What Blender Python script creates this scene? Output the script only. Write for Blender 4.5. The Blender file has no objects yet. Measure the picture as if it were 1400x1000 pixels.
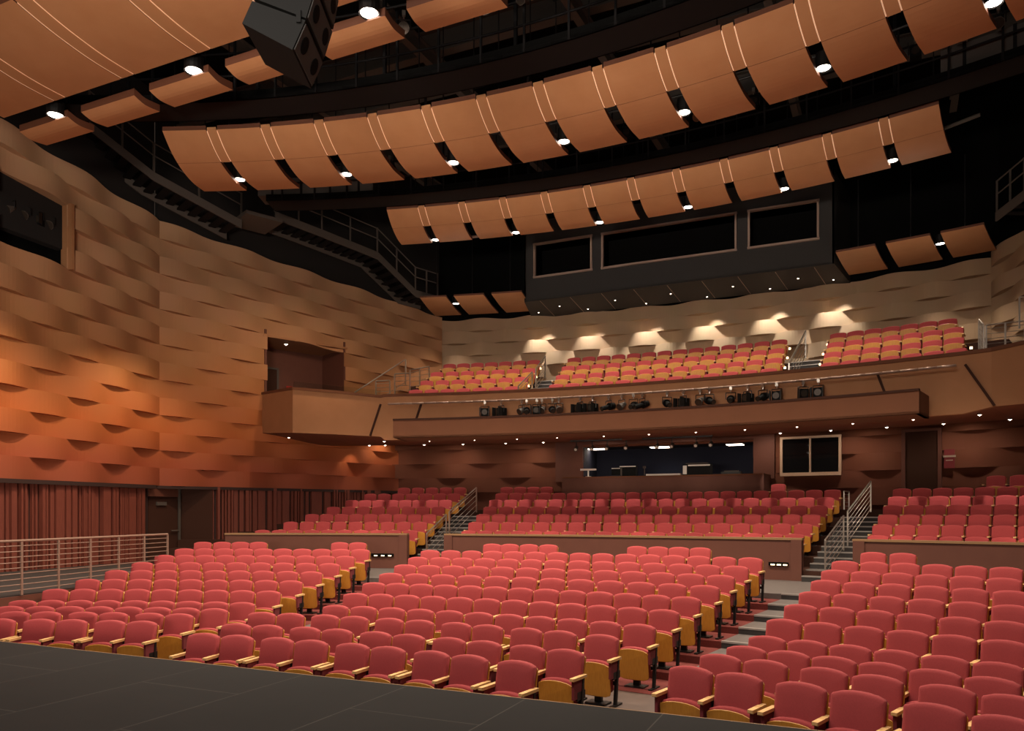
import bpy, bmesh, math, random
from math import sin, cos, pi, atan2, hypot, radians
from mathutils import Vector, Matrix
random.seed(7)
SC = bpy.context.scene
COL = SC.collection

# ------------------------------------------------------------------ helpers
def lin(h):
    h = h.lstrip('#'); o = []
    for i in (0, 2, 4):
        c = int(h[i:i+2], 16) / 255
        o.append(c / 12.92 if c <= .04045 else ((c + .055) / 1.055) ** 2.4)
    return (o[0], o[1], o[2], 1)

def mat(name, col, rough=.6, metal=0, noise=None, nscale=8, bump=0, bscale=60, emit=None, estr=0, stretch=None, coat=0, spec=None):
    m = bpy.data.materials.new(name); m.use_nodes = True
    nt = m.node_tree; b = nt.nodes['Principled BSDF']
    c = lin(col) if isinstance(col, str) else col
    b.inputs['Base Color'].default_value = c
    b.inputs['Roughness'].default_value = rough
    b.inputs['Metallic'].default_value = metal
    if spec is not None: b.inputs['Specular IOR Level'].default_value = spec
    if coat: b.inputs['Coat Weight'].default_value = coat
    tc = None
    if noise or bump:
        tc = nt.nodes.new('ShaderNodeTexCoord'); mp = nt.nodes.new('ShaderNodeMapping')
        if stretch: mp.inputs['Scale'].default_value = stretch
        nt.links.new(tc.outputs['Object'], mp.inputs['Vector'])
    if noise:
        n = nt.nodes.new('ShaderNodeTexNoise'); n.inputs['Scale'].default_value = nscale; n.inputs['Detail'].default_value = 5
        nt.links.new(mp.outputs['Vector'], n.inputs['Vector'])
        r = nt.nodes.new('ShaderNodeValToRGB')
        r.color_ramp.elements[0].position = .3; r.color_ramp.elements[1].position = .7
        r.color_ramp.elements[0].color = c; r.color_ramp.elements[1].color = lin(noise)
        nt.links.new(n.outputs['Fac'], r.inputs['Fac']); nt.links.new(r.outputs['Color'], b.inputs['Base Color'])
    if bump:
        n2 = nt.nodes.new('ShaderNodeTexNoise'); n2.inputs['Scale'].default_value = bscale; n2.inputs['Detail'].default_value = 3
        nt.links.new(mp.outputs['Vector'], n2.inputs['Vector'])
        bp = nt.nodes.new('ShaderNodeBump'); bp.inputs['Strength'].default_value = bump; bp.inputs['Distance'].default_value = .01
        nt.links.new(n2.outputs['Fac'], bp.inputs['Height']); nt.links.new(bp.outputs['Normal'], b.inputs['Normal'])
    if emit:
        b.inputs['Emission Color'].default_value = lin(emit); b.inputs['Emission Strength'].default_value = estr
    return m

M = {}
M['red'] = mat('red_fabric', '#9e393a', .9, noise='#923335', nscale=90, bump=.25, bscale=500)
M['redside'] = mat('dark_red_fabric', '#6e2226', .9)
M['wood'] = mat('maple_veneer', '#bf8230', .45, noise='#b07426', nscale=5, stretch=(14, 14, 1.2))
M['arm'] = mat('pale_wood', '#e2b880', .4, noise='#d2a265', nscale=6, stretch=(20, 2, 20))
M['black'] = mat('black_metal', '#15131300'[:7], .45, .3)
M['dark'] = mat('matte_black', '#060606', .9, spec=.1)
M['cwalk'] = mat('catwalk_paint', '#121011', .8, spec=.2)
M['steelgrey'] = mat('grey_painted_steel', '#4a423c', .7)
M['darkwall'] = mat('dark_drywall', '#15100e', .95, noise='#120d0c', nscale=1.5)
M['chrome'] = mat('brushed_steel', '#b8aea4', .3, .9)
M['railpipe'] = mat('painted_pipe', '#94796a', .4, .3)
M['cloud'] = mat('orange_veneer', '#b5825a', .55, noise='#ae7a52', nscale=2, stretch=(1, 1, 1))
M['fill'] = mat('filler_veneer', '#b07d55', .55)
M['cedge'] = mat('veneer_edge_shaded', '#5a3320', .6)  # same veneer as the faces; shade on the edges put into the colour
M['seam'] = mat('seam_gap_glow', '#f0cdb0', .5, emit='#f0b890', estr=.35)  # no lamp: glow put into the strip for light through panel gaps
M['carpet'] = mat('red_carpet', '#6a2018', .95, noise='#50160f', nscale=60, bump=.3, bscale=300)
M['concrete'] = mat('grey_vinyl', '#59514d', .5, noise='#4f4845', nscale=10)
M['riser'] = mat('dark_riser', '#2a2523', .7)
M['nosing'] = mat('metal_nosing', '#a8a09a', .35, .5)
M['pitfloor'] = mat('pit_floor', '#54453e', .45, noise='#4b3d37', nscale=4)
M['brown'] = mat('brown_paint', '#5f3425', .7, noise='#5a3022', nscale=3)
M['tan'] = mat('tan_paint', '#a3714b', .75, noise='#9c6b45', nscale=2)
M['fascia'] = mat('fascia_paint', '#673b20', .8, noise='#62381d', nscale=2)
M['soffit'] = mat('soffit_paint', '#7a452b', .8)
M['capwood'] = mat('cap_wood', '#8d6b4b', .4)
M['dkbrown'] = mat('dark_brown', '#3a2117', .8, spec=.2)
M['slat'] = mat('slat_wall', '#72382a', .6, noise='#652f23', nscale=6, stretch=(6, 6, .5))
M['slatback'] = mat('slat_back', '#2c1611', .8)
M['glow'] = mat('lamp_glow', '#ffffff', .5, emit='#fff2e2', estr=14)
M['glow2'] = mat('small_lamp_glow', '#ffffff', .5, emit='#ffe9d2', estr=9)
M['led'] = mat('aisle_led', '#ffffff', .5, emit='#ffd9a0', estr=4)
M['lens'] = mat('lens_glass', '#4a4038', .12, .6)
M['blue'] = mat('booth_blue', '#12162c', .8)
M['white'] = mat('white_plastic', '#d8d2cc', .5)
M['silver'] = mat('silver_frame', '#c4a58c', .35, .4)
M['paneglass'] = mat('dark_pane', '#0e0e10', .06, .0, spec=.6)
M['boxgrey'] = mat('booth_box_grey', '#2a2827', .75)
M['boxframe'] = mat('booth_box_frame', '#9a8577', .5)
M['rubber'] = mat('speaker_black', '#090909', .7, spec=.15)
M['sign'] = mat('exit_sign', '#7d1c14', .5, emit='#c0281a', estr=.15)

# wall colour by height: deep red-brown near the floor, orange, then tan towards the top
def wall_ramp(name, stops, rough=.75):
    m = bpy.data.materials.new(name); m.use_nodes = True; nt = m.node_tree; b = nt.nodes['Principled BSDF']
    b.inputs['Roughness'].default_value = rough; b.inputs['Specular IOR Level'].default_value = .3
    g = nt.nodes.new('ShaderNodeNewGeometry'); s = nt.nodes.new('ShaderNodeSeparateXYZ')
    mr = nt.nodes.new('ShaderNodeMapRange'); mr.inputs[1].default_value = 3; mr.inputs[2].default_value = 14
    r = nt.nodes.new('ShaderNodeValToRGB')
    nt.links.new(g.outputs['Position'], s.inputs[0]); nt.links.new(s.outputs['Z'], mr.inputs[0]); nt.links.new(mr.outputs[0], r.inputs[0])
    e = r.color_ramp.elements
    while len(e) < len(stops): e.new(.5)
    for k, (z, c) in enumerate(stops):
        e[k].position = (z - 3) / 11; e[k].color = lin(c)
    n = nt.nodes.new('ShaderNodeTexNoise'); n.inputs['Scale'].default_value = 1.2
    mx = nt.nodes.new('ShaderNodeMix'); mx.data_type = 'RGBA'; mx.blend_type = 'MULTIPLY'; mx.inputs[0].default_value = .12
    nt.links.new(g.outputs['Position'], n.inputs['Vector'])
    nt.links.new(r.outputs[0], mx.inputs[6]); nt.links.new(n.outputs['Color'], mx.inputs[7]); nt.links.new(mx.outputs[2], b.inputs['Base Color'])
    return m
M['wave'] = wall_ramp('wave_ramp', [(3, '#84432f'), (4.3, '#984d30'), (5.6, '#b06233'), (7.5, '#aa7044'), (9.5, '#ab7b56'), (13, '#b28d6c')])
M['waverear'] = wall_ramp('wave_paint_rear', [(3, '#a3876c'), (13, '#a98d71')])
M['wavelow'] = wall_ramp('wave_paint_low', [(3, '#683a2a'), (5.8, '#74432d')])

# black stage deck: painted sheets with faint pale joints
def stagemat():
    m = bpy.data.materials.new('stage_deck'); m.use_nodes = True; nt = m.node_tree; b = nt.nodes['Principled BSDF']
    tc = nt.nodes.new('ShaderNodeTexCoord')
    br = nt.nodes.new('ShaderNodeTexBrick'); br.offset = .5
    br.inputs['Scale'].default_value = 1; br.inputs['Brick Width'].default_value = 2.44; br.inputs['Row Height'].default_value = 1.22
    br.inputs['Mortar Size'].default_value = .006; br.inputs['Mortar Smooth'].default_value = .3
    br.inputs['Color1'].default_value = lin('#151414'); br.inputs['Color2'].default_value = lin('#131212'); br.inputs['Mortar'].default_value = lin('#3a3633')
    mp = nt.nodes.new('ShaderNodeMapping'); mp.inputs['Rotation'].default_value = (0, 0, pi / 2); mp.inputs['Location'].default_value = (0, .35, 0)
    nt.links.new(tc.outputs['Object'], mp.inputs[0]); nt.links.new(mp.outputs[0], br.inputs[0])
    n = nt.nodes.new('ShaderNodeTexNoise'); n.inputs['Scale'].default_value = 2.2; n.inputs['Detail'].default_value = 8; n.inputs['Roughness'].default_value = .7
    nt.links.new(tc.outputs['Object'], n.inputs[0])
    r = nt.nodes.new('ShaderNodeValToRGB'); r.color_ramp.elements[0].color = (.65, .65, .65, 1); r.color_ramp.elements[1].color = (1.35, 1.3, 1.27, 1)
    nt.links.new(n.outputs[0], r.inputs[0])
    mx = nt.nodes.new('ShaderNodeMix'); mx.data_type = 'RGBA'; mx.blend_type = 'MULTIPLY'; mx.inputs[0].default_value = 1
    nt.links.new(br.outputs[0], mx.inputs[6]); nt.links.new(r.outputs[0], mx.inputs[7]); nt.links.new(mx.outputs[2], b.inputs['Base Color'])
    b.inputs['Roughness'].default_value = .7; b.inputs['Specular IOR Level'].default_value = .15
    return m
M['stage'] = stagemat()

class MB:
    """collects shapes, then links them as one mesh object"""
    def __init__(s): s.v = []; s.f = []
    def add(s, vs, fs):
        o = len(s.v); s.v += [tuple(p) for p in vs]; s.f += [tuple(i + o for i in f) for f in fs]; return s
    def box(s, c, d, rz=0, mtx=None):
        x, y, z = d[0] / 2, d[1] / 2, d[2] / 2
        vs = [(a * x, b * y, e * z) for e in (-1, 1) for b in (-1, 1) for a in (-1, 1)]
        if mtx: vs = [tuple(mtx @ Vector(p)) for p in vs]
        ca, sa = cos(rz), sin(rz)
        vs = [(c[0] + ca * p[0] - sa * p[1], c[1] + sa * p[0] + ca * p[1], c[2] + p[2]) for p in vs]
        return s.add(vs, [(0, 2, 3, 1), (4, 5, 7, 6), (0, 1, 5, 4), (2, 6, 7, 3), (0, 4, 6, 2), (1, 3, 7, 5)])
    def bar(s, a, b, r, n=8, r2=None, square=False):
        a, b = Vector(a), Vector(b); d = (b - a)
        if d.length < 1e-6: return s
        d.normalize(); up = Vector((0, 0, 1)) if abs(d.z) < .95 else Vector((1, 0, 0))
        x = d.cross(up).normalized(); y = d.cross(x).normalized(); r2 = r if r2 is None else r2
        n = 4 if square else n; off = pi / 4 if square else 0; k = 1.414 if square else 1
        vs = [a + (x * cos(off + 2 * pi * i / n) + y * sin(off + 2 * pi * i / n)) * r * k for i in range(n)] + \
             [b + (x * cos(off + 2 * pi * i / n) + y * sin(off + 2 * pi * i / n)) * r2 * k for i in range(n)]
        return s.add(vs, [(i, (i + 1) % n, n + (i + 1) % n, n + i) for i in range(n)] + [tuple(range(n - 1, -1, -1)), tuple(range(n, 2 * n))])
    def path(s, pts, r, n=8):
        for p, q in zip(pts, pts[1:]): s.bar(p, q, r, n)
        return s
    def prism(s, poly, z0, z1):
        n = len(poly)
        ar = sum(poly[i][0] * poly[(i + 1) % n][1] - poly[(i + 1) % n][0] * poly[i][1] for i in range(n))
        if ar < 0: poly = poly[::-1]
        f0 = z0 if callable(z0) else (lambda x, y: z0); f1 = z1 if callable(z1) else (lambda x, y: z1)
        vs = [(x, y, f0(x, y)) for x, y in poly] + [(x, y, f1(x, y)) for x, y in poly]
        return s.add(vs, [tuple(range(n - 1, -1, -1)), tuple(range(n, 2 * n))] + [(i, (i + 1) % n, n + (i + 1) % n, n + i) for i in range(n)])
    def ring(s, a0, a1, r0, r1, z0, z1, n=24):
        """solid annular sector"""
        vs = []
        for i in range(n + 1):
            a = a0 + (a1 - a0) * i / n
            for r, z in ((r0, z0), (r1, z0), (r1, z1), (r0, z1)): vs.append((r * sin(a), r * cos(a), z))
        fs = []
        for i in range(n):
            o = 4 * i; p = o + 4
            for j in range(4): fs.append((o + j, o + (j + 1) % 4, p + (j + 1) % 4, p + j))
        fs += [(3, 2, 1, 0), (4 * n, 4 * n + 1, 4 * n + 2, 4 * n + 3)]
        return s.add(vs, fs)
    def quad(s, a, b, c, d): return s.add([a, b, c, d], [(0, 1, 2, 3)])
    def build(s, name, m, parent=None, smooth=False, kind=None):
        me = bpy.data.meshes.new(name); me.from_pydata(s.v, [], s.f)
        bm = bmesh.new(); bm.from_mesh(me); bmesh.ops.recalc_face_normals(bm, faces=bm.faces); bm.to_mesh(me); bm.free()
        me.materials.append(M[m] if isinstance(m, str) else m)
        if smooth:
            for p in me.polygons: p.use_smooth = True
        o = bpy.data.objects.new(name, me); COL.objects.link(o)
        if parent: o.parent = parent
        if kind: o['kind'] = kind
        return o

def tag(o, label, cat, group=None, kind=None):
    o['label'] = label; o['category'] = cat
    if group: o['group'] = group
    if kind: o['kind'] = kind
    return o
def thing(name, label, cat, loc=(0, 0, 0), rz=0, group=None):
    o = bpy.data.objects.new(name, None); COL.objects.link(o); o.location = loc; o.rotation_euler = (0, 0, rz); o.empty_display_size = .1
    return tag(o, label, cat, group)
KIDS = {}
def kids(o):
    if o.name not in KIDS: KIDS[o.name] = list(o.children)
    return KIDS[o.name]
def copy_tree(o, loc, rot, label, group=None):
    r = o.copy(); COL.objects.link(r); r.location = loc; r.rotation_euler = rot; r['label'] = label
    if group: r['group'] = group
    for ch in kids(o):
        c = ch.copy(); COL.objects.link(c); c.parent = r
        for g in kids(ch):
            d = g.copy(); COL.objects.link(d); d.parent = c
    return r
ORD = 'first second third fourth fifth sixth seventh eighth ninth tenth eleventh twelfth thirteenth fourteenth fifteenth sixteenth seventeenth eighteenth nineteenth twentieth'.split()
def P(R, a, z=0): return (R * sin(a), R * cos(a), z)

# ------------------------------------------------------------------ camera
cam = bpy.data.cameras.new('camera'); co = bpy.data.objects.new('camera', cam); COL.objects.link(co)
CX, CY, CH, YAW = 5.96, 8.147, 2.645, .423
co.location = (CX, CY, CH); co.rotation_euler = (pi / 2, 0, YAW)
cam.sensor_width = 36; cam.lens = 1042 / 1400 * 36; cam.shift_y = (701 - 500) / 1400; cam.clip_end = 200
SC.camera = co

# ------------------------------------------------------------------ levels
PIT = .03
RD, DR, RISE = 19.707, .943, .122
ROW = {k: RD + i * DR for i, k in enumerate('DEFGHIJ')}; ROW['C'] = RD - DR
LEV = {k: PIT + i * RISE for i, k in enumerate('DEFGHIJ')}; LEV['C'] = PIT
XA = PIT + 7 * RISE            # cross aisle
RW = 29.4                      # parterre wall
PR = [30.9 + .94 * i for i in range(7)]
PZ = [1.13 + .268 * i for i in range(7)]
BR = [33 + .95 * i for i in range(4)]
BZ = [6.16 + .49 * i for i in range(4)]
STAGE = 1.0

# ------------------------------------------------------------------ floors
mb = MB(); mb.prism([(-16, 14.3), (17, 14.3), (17, 22), (14, 30), (-14, 30), (-16, 22)], -.15, PIT); mb.build('floor', 'pitfloor', kind='structure')
mb = MB()
for i, k in enumerate('EFGHIJ'):
    r0 = ROW[k] - .45
    mb.ring(-.62, .62, r0, r0 + DR + (.2 if k == 'J' else .0), -.1, LEV[k], 40)
mb.build('floor_seating_tiers', 'carpet', kind='structure')
mb = MB(); mb.ring(-.62, -.222, ROW['C'] - .5, ROW['E'] - .45, PIT - .02, PIT + .006, 16); mb.ring(-.152, .172, ROW['D'] - .5, ROW['E'] - .45, PIT - .02, PIT + .006, 16); mb.ring(.236, .62, ROW['C'] - .5, ROW['E'] - .45, PIT - .02, PIT + .006, 16)
o = mb.build('floor_carpet_strip', 'carpet', kind='structure')
mb = MB(); mb.ring(-.62, .62, 25.95, RW + .2, -.1, XA, 40); mb.build('floor_cross_aisle', 'concrete', kind='structure')
# aisle stairs of the lower seating
def aisle(name, aL, aR):
    """aL, aR: functions giving the edge angles for a radius"""
    st = MB(); rs = MB(); ns = MB()
    edges = [(ROW[k] - .47, LEV[k]) for k in 'EFGHIJ'] + [(25.9, XA)]
    for i, (r0, z) in enumerate(edges):
        r1 = edges[i + 1][0] if i + 1 < len(edges) else 26.15
        a0, a1 = aL(r0), aR(r0)
        st.ring(a0, a1, r0, r1 + .02, z - .16, z + .012, 4)
        rs.ring(a0, a1, r0 - .012, r0, z - RISE, z - .02, 4)
        ns.ring(a0, a1, r0 - .02, r0 + .05, z - .015, z + .017, 4)
    o = st.build(name, 'concrete', kind='structure'); rs.build('risers', 'riser', o); ns.build('nosings', 'nosing', o)
aisle('floor_aisle_stairs', lambda r: .175, lambda r: .175 + 1.12 / r)
aisle('floor_aisle_stairs', lambda r: -.155 - 1.2 / r, lambda r: -.155 - .06 / r + .0)
# parterre tiers with two-step aisles
mb = MB()
for i in range(7):
    r0 = PR[i] - .5 if i else RW + .1
    mb.ring(-.52, .5, r0, PR[i] + .44 if i < 6 else 38.2, .5, PZ[i], 40)
mb.build('floor_parterre_tiers', 'dkbrown', kind='structure')
def paisle(name, a0, a1, n=12):
    st = MB(); rs = MB(); ns = MB()
    for i in range(n):
        z = XA + (i + 1) * .134; r0 = RW - .15 + i * .47
        st.ring(a0, a1, r0, r0 + .5, z - .25, z + .012, 4); rs.ring(a0, a1, r0 - .012, r0, z - .134, z - .02, 4); ns.ring(a0, a1, r0 - .02, r0 + .05, z - .015, z + .017, 4)
    st.ring(a0, a1, RW - .15 + n * .47, 37.6, XA + n * .134 - .2, XA + n * .134 + .014, 4)
    o = st.build(name, 'concrete', kind='structure'); rs.build('risers', 'riser', o); ns.build('nosings', 'nosing', o)
paisle('floor_parterre_stairs', .162, .199)
paisle('floor_parterre_stairs', -.232, -.197)
# balcony tiers
mb = MB()
for i in range(4):
    mb.ring(-.288, .286, BR[i] - .5 if i else 31.95, BR[i] + .45 if i < 3 else 39.9, 5.9, BZ[i], 40)
mb.build('floor_balcony_tiers', 'dkbrown', kind='structure')
mb = MB(); mb.prism([(-14.6, 30.9), (-12.1, 29.8), (-9.2, 30.8), (-9.2, 34.5), (-11.5, 37.2)], 5.85, 6.3); mb.build('floor_balcony_landing', 'dkbrown', kind='structure')
mb = MB(); mb.prism([(14.0, 31.0), (13.1, 30.9), (9.2, 30.8), (9.2, 34.5), (10.5, 37.2)], 5.85, 6.35); mb.build('floor_balcony_landing', 'dkbrown', kind='structure')
def baisle(name, a0, a1):
    st = MB(); ns = MB()
    for i in range(7):
        z = BZ[0] + (i + 1) * .21; r0 = 32.6 + i * .45
        st.ring(a0, a1, r0, r0 + .48, z - .3, z, 4); ns.ring(a0, a1, r0 - .02, r0 + .04, z - .02, z + .006, 4)
    o = st.build(name, 'riser', kind='structure'); ns.build('nosings', 'nosing', o)
baisle('floor_balcony_stairs', -.144, -.115); baisle('floor_balcony_stairs', .114, .147)
# stage
mb = MB(); mb.prism([(-14.6, -9), (18, -9), (18, 14.33), (-14.6, 14.33)], -.1, STAGE); mb.build('floor_stage', 'stage', kind='structure')
mb = MB(); mb.box((1.7, 14.345, STAGE - .04), (32.6, .04, .07)); mb.build('trim_stage_edge', 'capwood', kind='structure')
# raised walkway along the left wall, level with the stage
mb = MB(); mb.prism([(-8.0, 14.36), (-15.2, 14.36), (-16.0, 27.2), (-15.3, 29), (-11.6, 27.4), (-10.35, 22.6), (-9.1, 17.5)], 0, .98); mb.build('floor_side_walkway', 'brown', kind='structure')
mb = MB(); mb.prism([(-8.05, 14.36), (-15.2, 14.36), (-16.0, 27.2), (-15.3, 29), (-11.6, 27.4), (-10.4, 22.6), (-9.15, 17.5)], .98, 1.0); mb.build('floor_side_walkway_top', 'riser', kind='structure')

# ------------------------------------------------------------------ wave walls
def wave_wall(name, P0, P1, cells, zb, zt, N, parity, A, m='wave', holes=(), arc=None, sub=10, cellrange=None):
    """horizontal ribbons that bulge in and out, neighbours out of step. arc=(R,a0,a1) for a curved wall facing the stage"""
    mb = MB(); ns = cells * sub
    def base(t):
        if arc:
            R, a0, a1 = arc; a = a0 + (a1 - a0) * t
            return (R * sin(a), R * cos(a)), (-sin(a), -cos(a))
        x, y = P0[0] + (P1[0] - P0[0]) * t, P0[1] + (P1[1] - P0[1]) * t
        dx, dy = P1[0] - P0[0], P1[1] - P0[1]; l = hypot(dx, dy)
        return (x, y), (dy / l, -dx / l)
    def off(i, k):
        c = k / sub
        return A * sin(pi * c + pi * (i + parity))
    def pt(i, k, j):
        t = k / ns; (x, y), n = base(t); z0, z1 = zb(t), zt(t); o = off(i, k)
        return (x + n[0] * o, y + n[1] * o, z0 + (z1 - z0) * j / N)
    def skip(i, k):
        c = (k + .5) / sub
        return any(c0 <= c < c1 and i0 <= i <= i1 for c0, c1, i0, i1 in holes)
    for i in range(N):
        for k in range(ns):
            if skip(i, k): continue
            mb.quad(pt(i, k, i), pt(i, k + 1, i), pt(i, k + 1, i + 1), pt(i, k, i + 1))
            if i + 1 < N and not skip(i + 1, k):
                mb.quad(pt(i, k, i + 1), pt(i, k + 1, i + 1), pt(i + 1, k + 1, i + 1), pt(i + 1, k, i + 1))
    # lips back to the wall line along the bottom, the top and the openings
    lips = [(0, 0, 0, ns), (N - 1, N, 0, ns)]
    for c0, c1, i0, i1 in holes: lips += [(i0 - 1, i0, int(c0 * sub), int(c1 * sub) + 1), (i1 + 1, i1 + 1, int(c0 * sub), int(c1 * sub) + 1)]
    for i, j, k0, k1 in lips:
        for k in range(k0, k1):
            a, b = pt(i, k, j), pt(i, k + 1, j); (x0, y0), n0 = base(k / ns); (x1, y1), n1 = base((k + 1) / ns)
            mb.quad(a, b, (x1 - n1[0] * .3, y1 - n1[1] * .3, b[2]), (x0 - n0[0] * .3, y0 - n0[1] * .3, a[2]))
    return mb.build(name, m, kind='structure')
W1, W2, W3 = (-14.95, 16.24), (-16.0, 27.2), (-11.0, 38.15)
L1 = hypot(W2[0] - W1[0], W2[1] - W1[1]); L2 = hypot(W3[0] - W2[0], W3[1] - W2[1])
AW = .12
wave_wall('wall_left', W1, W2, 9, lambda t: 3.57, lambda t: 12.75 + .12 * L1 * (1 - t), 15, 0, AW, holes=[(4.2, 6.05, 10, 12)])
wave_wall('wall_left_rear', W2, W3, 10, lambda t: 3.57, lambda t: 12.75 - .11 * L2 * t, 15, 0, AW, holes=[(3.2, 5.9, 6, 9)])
RRU = 39.75
wave_wall('wall_rear', None, None, 18, lambda t: 5.85, lambda t: 11.3, 10, 0, .19, m='waverear', arc=(RRU, -.281, .259))
wave_wall('wall_right_rear', (10.17, 38.45), (15.2, 27.4), 10, lambda t: 5.2, lambda t: 11.5 + 1.3 * t, 12, 1, AW, m='waverear')
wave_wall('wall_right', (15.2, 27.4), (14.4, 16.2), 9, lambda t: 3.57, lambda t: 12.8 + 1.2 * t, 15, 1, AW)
# lower rear wall under the balcony; opening for the control booth, window and door
RL = 37.9
CA = .0365
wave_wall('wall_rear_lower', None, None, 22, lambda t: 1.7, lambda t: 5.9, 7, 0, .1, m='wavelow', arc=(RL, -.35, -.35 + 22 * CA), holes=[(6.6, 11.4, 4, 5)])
mb = MB(); mb.prism([(15.2, 27.4), (14.4, 16.2), (14.7, 16.2), (15.5, 27.4)], 0, 3.57); mb.prism([(15.2, 27.4), (10.2, 38.4), (10.5, 38.5), (15.5, 27.5)], 0, 5.2)
mb.build('wall_right_base', 'slat', kind='structure')

# dark upper walls, ceiling deck
mb = MB()
for a, b in ((W1, W2), (W2, W3)):
    dx, dy = b[0] - a[0], b[1] - a[1]; l = hypot(dx, dy); n = (dy / l, -dx / l)
    p = [(a[0] - n[0] * .22, a[1] - n[1] * .22), (b[0] - n[0] * .22, b[1] - n[1] * .22), (b[0] - n[0] * .5, b[1] - n[1] * .5), (a[0] - n[0] * .5, a[1] - n[1] * .5)]
    mb.prism(p, 10.6, 17.5)
mb.build('wall_left_upper', 'darkwall', kind='structure')
mb = MB(); mb.ring(-.3, .3, RRU + .25, RRU + .5, 10.5, 17.5, 20); mb.build('wall_rear_upper', 'dark', kind='structure')
mb = MB(); mb.prism([(10.4, 38.7), (15.5, 27.5), (14.7, 16), (15, 16), (15.9, 27.5), (10.7, 39)], 11, 17.5); mb.build('wall_right_upper', 'dark', kind='structure')
mb = MB(); mb.prism([(-18, 10), (18, 10), (18, 41), (-18, 41)], 17.3, 17.5); mb.build('ceiling', 'dark', kind='structure')

# slatted wood wall below the waves
def slats(name, A_, B_, z0, z1):
    dx, dy = B_[0] - A_[0], B_[1] - A_[1]; l = hypot(dx, dy); u = (dx / l, dy / l); n = (u[1], -u[0])
    back = MB(); b = MB(); ang = atan2(dy, dx)
    back.box(((A_[0] + B_[0]) / 2 - n[0] * .1, (A_[1] + B_[1]) / 2 - n[1] * .1, (z0 + z1) / 2), (l, .06, z1 - z0), ang)
    s = .0
    while s < l - .3:
        w = random.choice((.05, .06, .06, .09, .12, .16, .28)); d = random.choice((.08, .1, .14, .18))
        c = s + w / 2
        b.box((A_[0] + u[0] * c + n[0] * (d / 2 - .07), A_[1] + u[1] * c + n[1] * (d / 2 - .07), (z0 + z1) / 2), (w, d, z1 - z0), ang)
        s += w + random.choice((.03, .04, .06, .1))
    o = back.build(name, 'slatback', kind='structure'); b.build('slat', 'slat', o, kind='structure')
slats('wall_left_slats', (-14.98, 16.3), (-15.96, 26.75), .9, 3.56)
slats('wall_left_rear_slats', (-15.25, 28.85), (-12.1, 35.75), .9, 3.56)
# recessed side door between the slatted walls
dr = thing('door_1', 'dark side door recessed in the left wall behind the walkway railing', 'door', (-16.05, 27.45, 1.0)); dr['kind'] = 'structure'
mb = MB(); mb.box((-.1, 0, 1.05), (.06, 1.25, 2.15)); mb.build('door_leaf', 'dkbrown', dr)
mb = MB(); mb.box((-.02, .66, 1.25), (.07, .07, 2.5)); mb.build('door_frame', 'steelgrey', dr)
mb = MB(); mb.bar((.0, .3, 1.0), (.0, .62, 1.0), .025); mb.build('door_handle', 'chrome', dr)
mb = MB(); mb.box((-.04, -.1, 1.95), (.08, .4, .12)); mb.build('door_closer', 'steelgrey', dr)
mb = MB(); mb.prism([(-16.3, 26.7), (-16.5, 28.4), (-15.3, 28.95), (-15.2, 28.8), (-16.2, 28.25), (-16.2, 26.7)], .9, 3.57); mb.build('wall_left_door_recess', 'dkbrown', kind='structure')
mb = MB(); mb.prism([(-15.95, 26.75), (-16.1, 28.2), (-16.3, 28.2), (-16.2, 26.75)], 3.2, 3.57); mb.build('wall_left_door_header', 'brown', kind='structure')
mb = MB(); mb.box((-15.4, 21.3, 3.52), (.3, 11.2, .12), atan2(10.96, -1.05) - pi / 2); mb.build('trim_left_slats', 'slatback', kind='structure')
mb = MB(); mb.box((-13.9, 31.9, 3.52), (.25, 10.6, .1), atan2(10.95, 5.0) - pi / 2); mb.build('trim_left_rear_slats', 'slatback', kind='structure')

# side lighting slot in the upper left wall
u1 = ((W2[0] - W1[0]) / L1, (W2[1] - W1[1]) / L1); n1 = (u1[1], -u1[0])
def on1(s, o, z): return (W1[0] + u1[0] * s + n1[0] * o, W1[1] + u1[1] * s + n1[1] * o, z)
ang1 = atan2(u1[1], u1[0]); CL1 = L1 / 9
s0, s1 = 4.2 * CL1, 6.05 * CL1
sl = MB()
cxy = on1((s0 + s1) / 2, -.9, 0)
sl.box((cxy[0], cxy[1], 11.0), (s1 - s0 + .3, .05, 3.4), ang1)
for z in (9.4, 12.7):
    q = on1((s0 + s1) / 2, -.62, z); sl.box(q, (s1 - s0 + .2, .8, .05), ang1)
for s in (s0 - .03, s1 + .05):
    q = on1(s, -.62, 10.95); sl.box(q, (.05, .8, 3.3), ang1)
sl.build('wall_left_light_slot', 'dark', kind='structure')
jb = MB(); q = on1(s1 + .02, -.06, 10.95); jb.box(q, (.1, .42, 1.98), ang1); jb.build('trim_light_slot', 'tan', kind='structure')
pp = thing('lighting_pipe', 'black lighting pipe inside the wall slot high on the left', 'pipe', on1(s0, -.3, 11.65), ang1)
mb = MB(); mb.bar((0, 0, 0), (s1 - s0, 0, 0), .03); mb.build('pipe', 'black', pp)
mb = MB(); mb.bar((0, -.05, -.95), (s1 - s0, -.05, -.95), .03); mb.build('guard_rail', 'black', pp)

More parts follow.
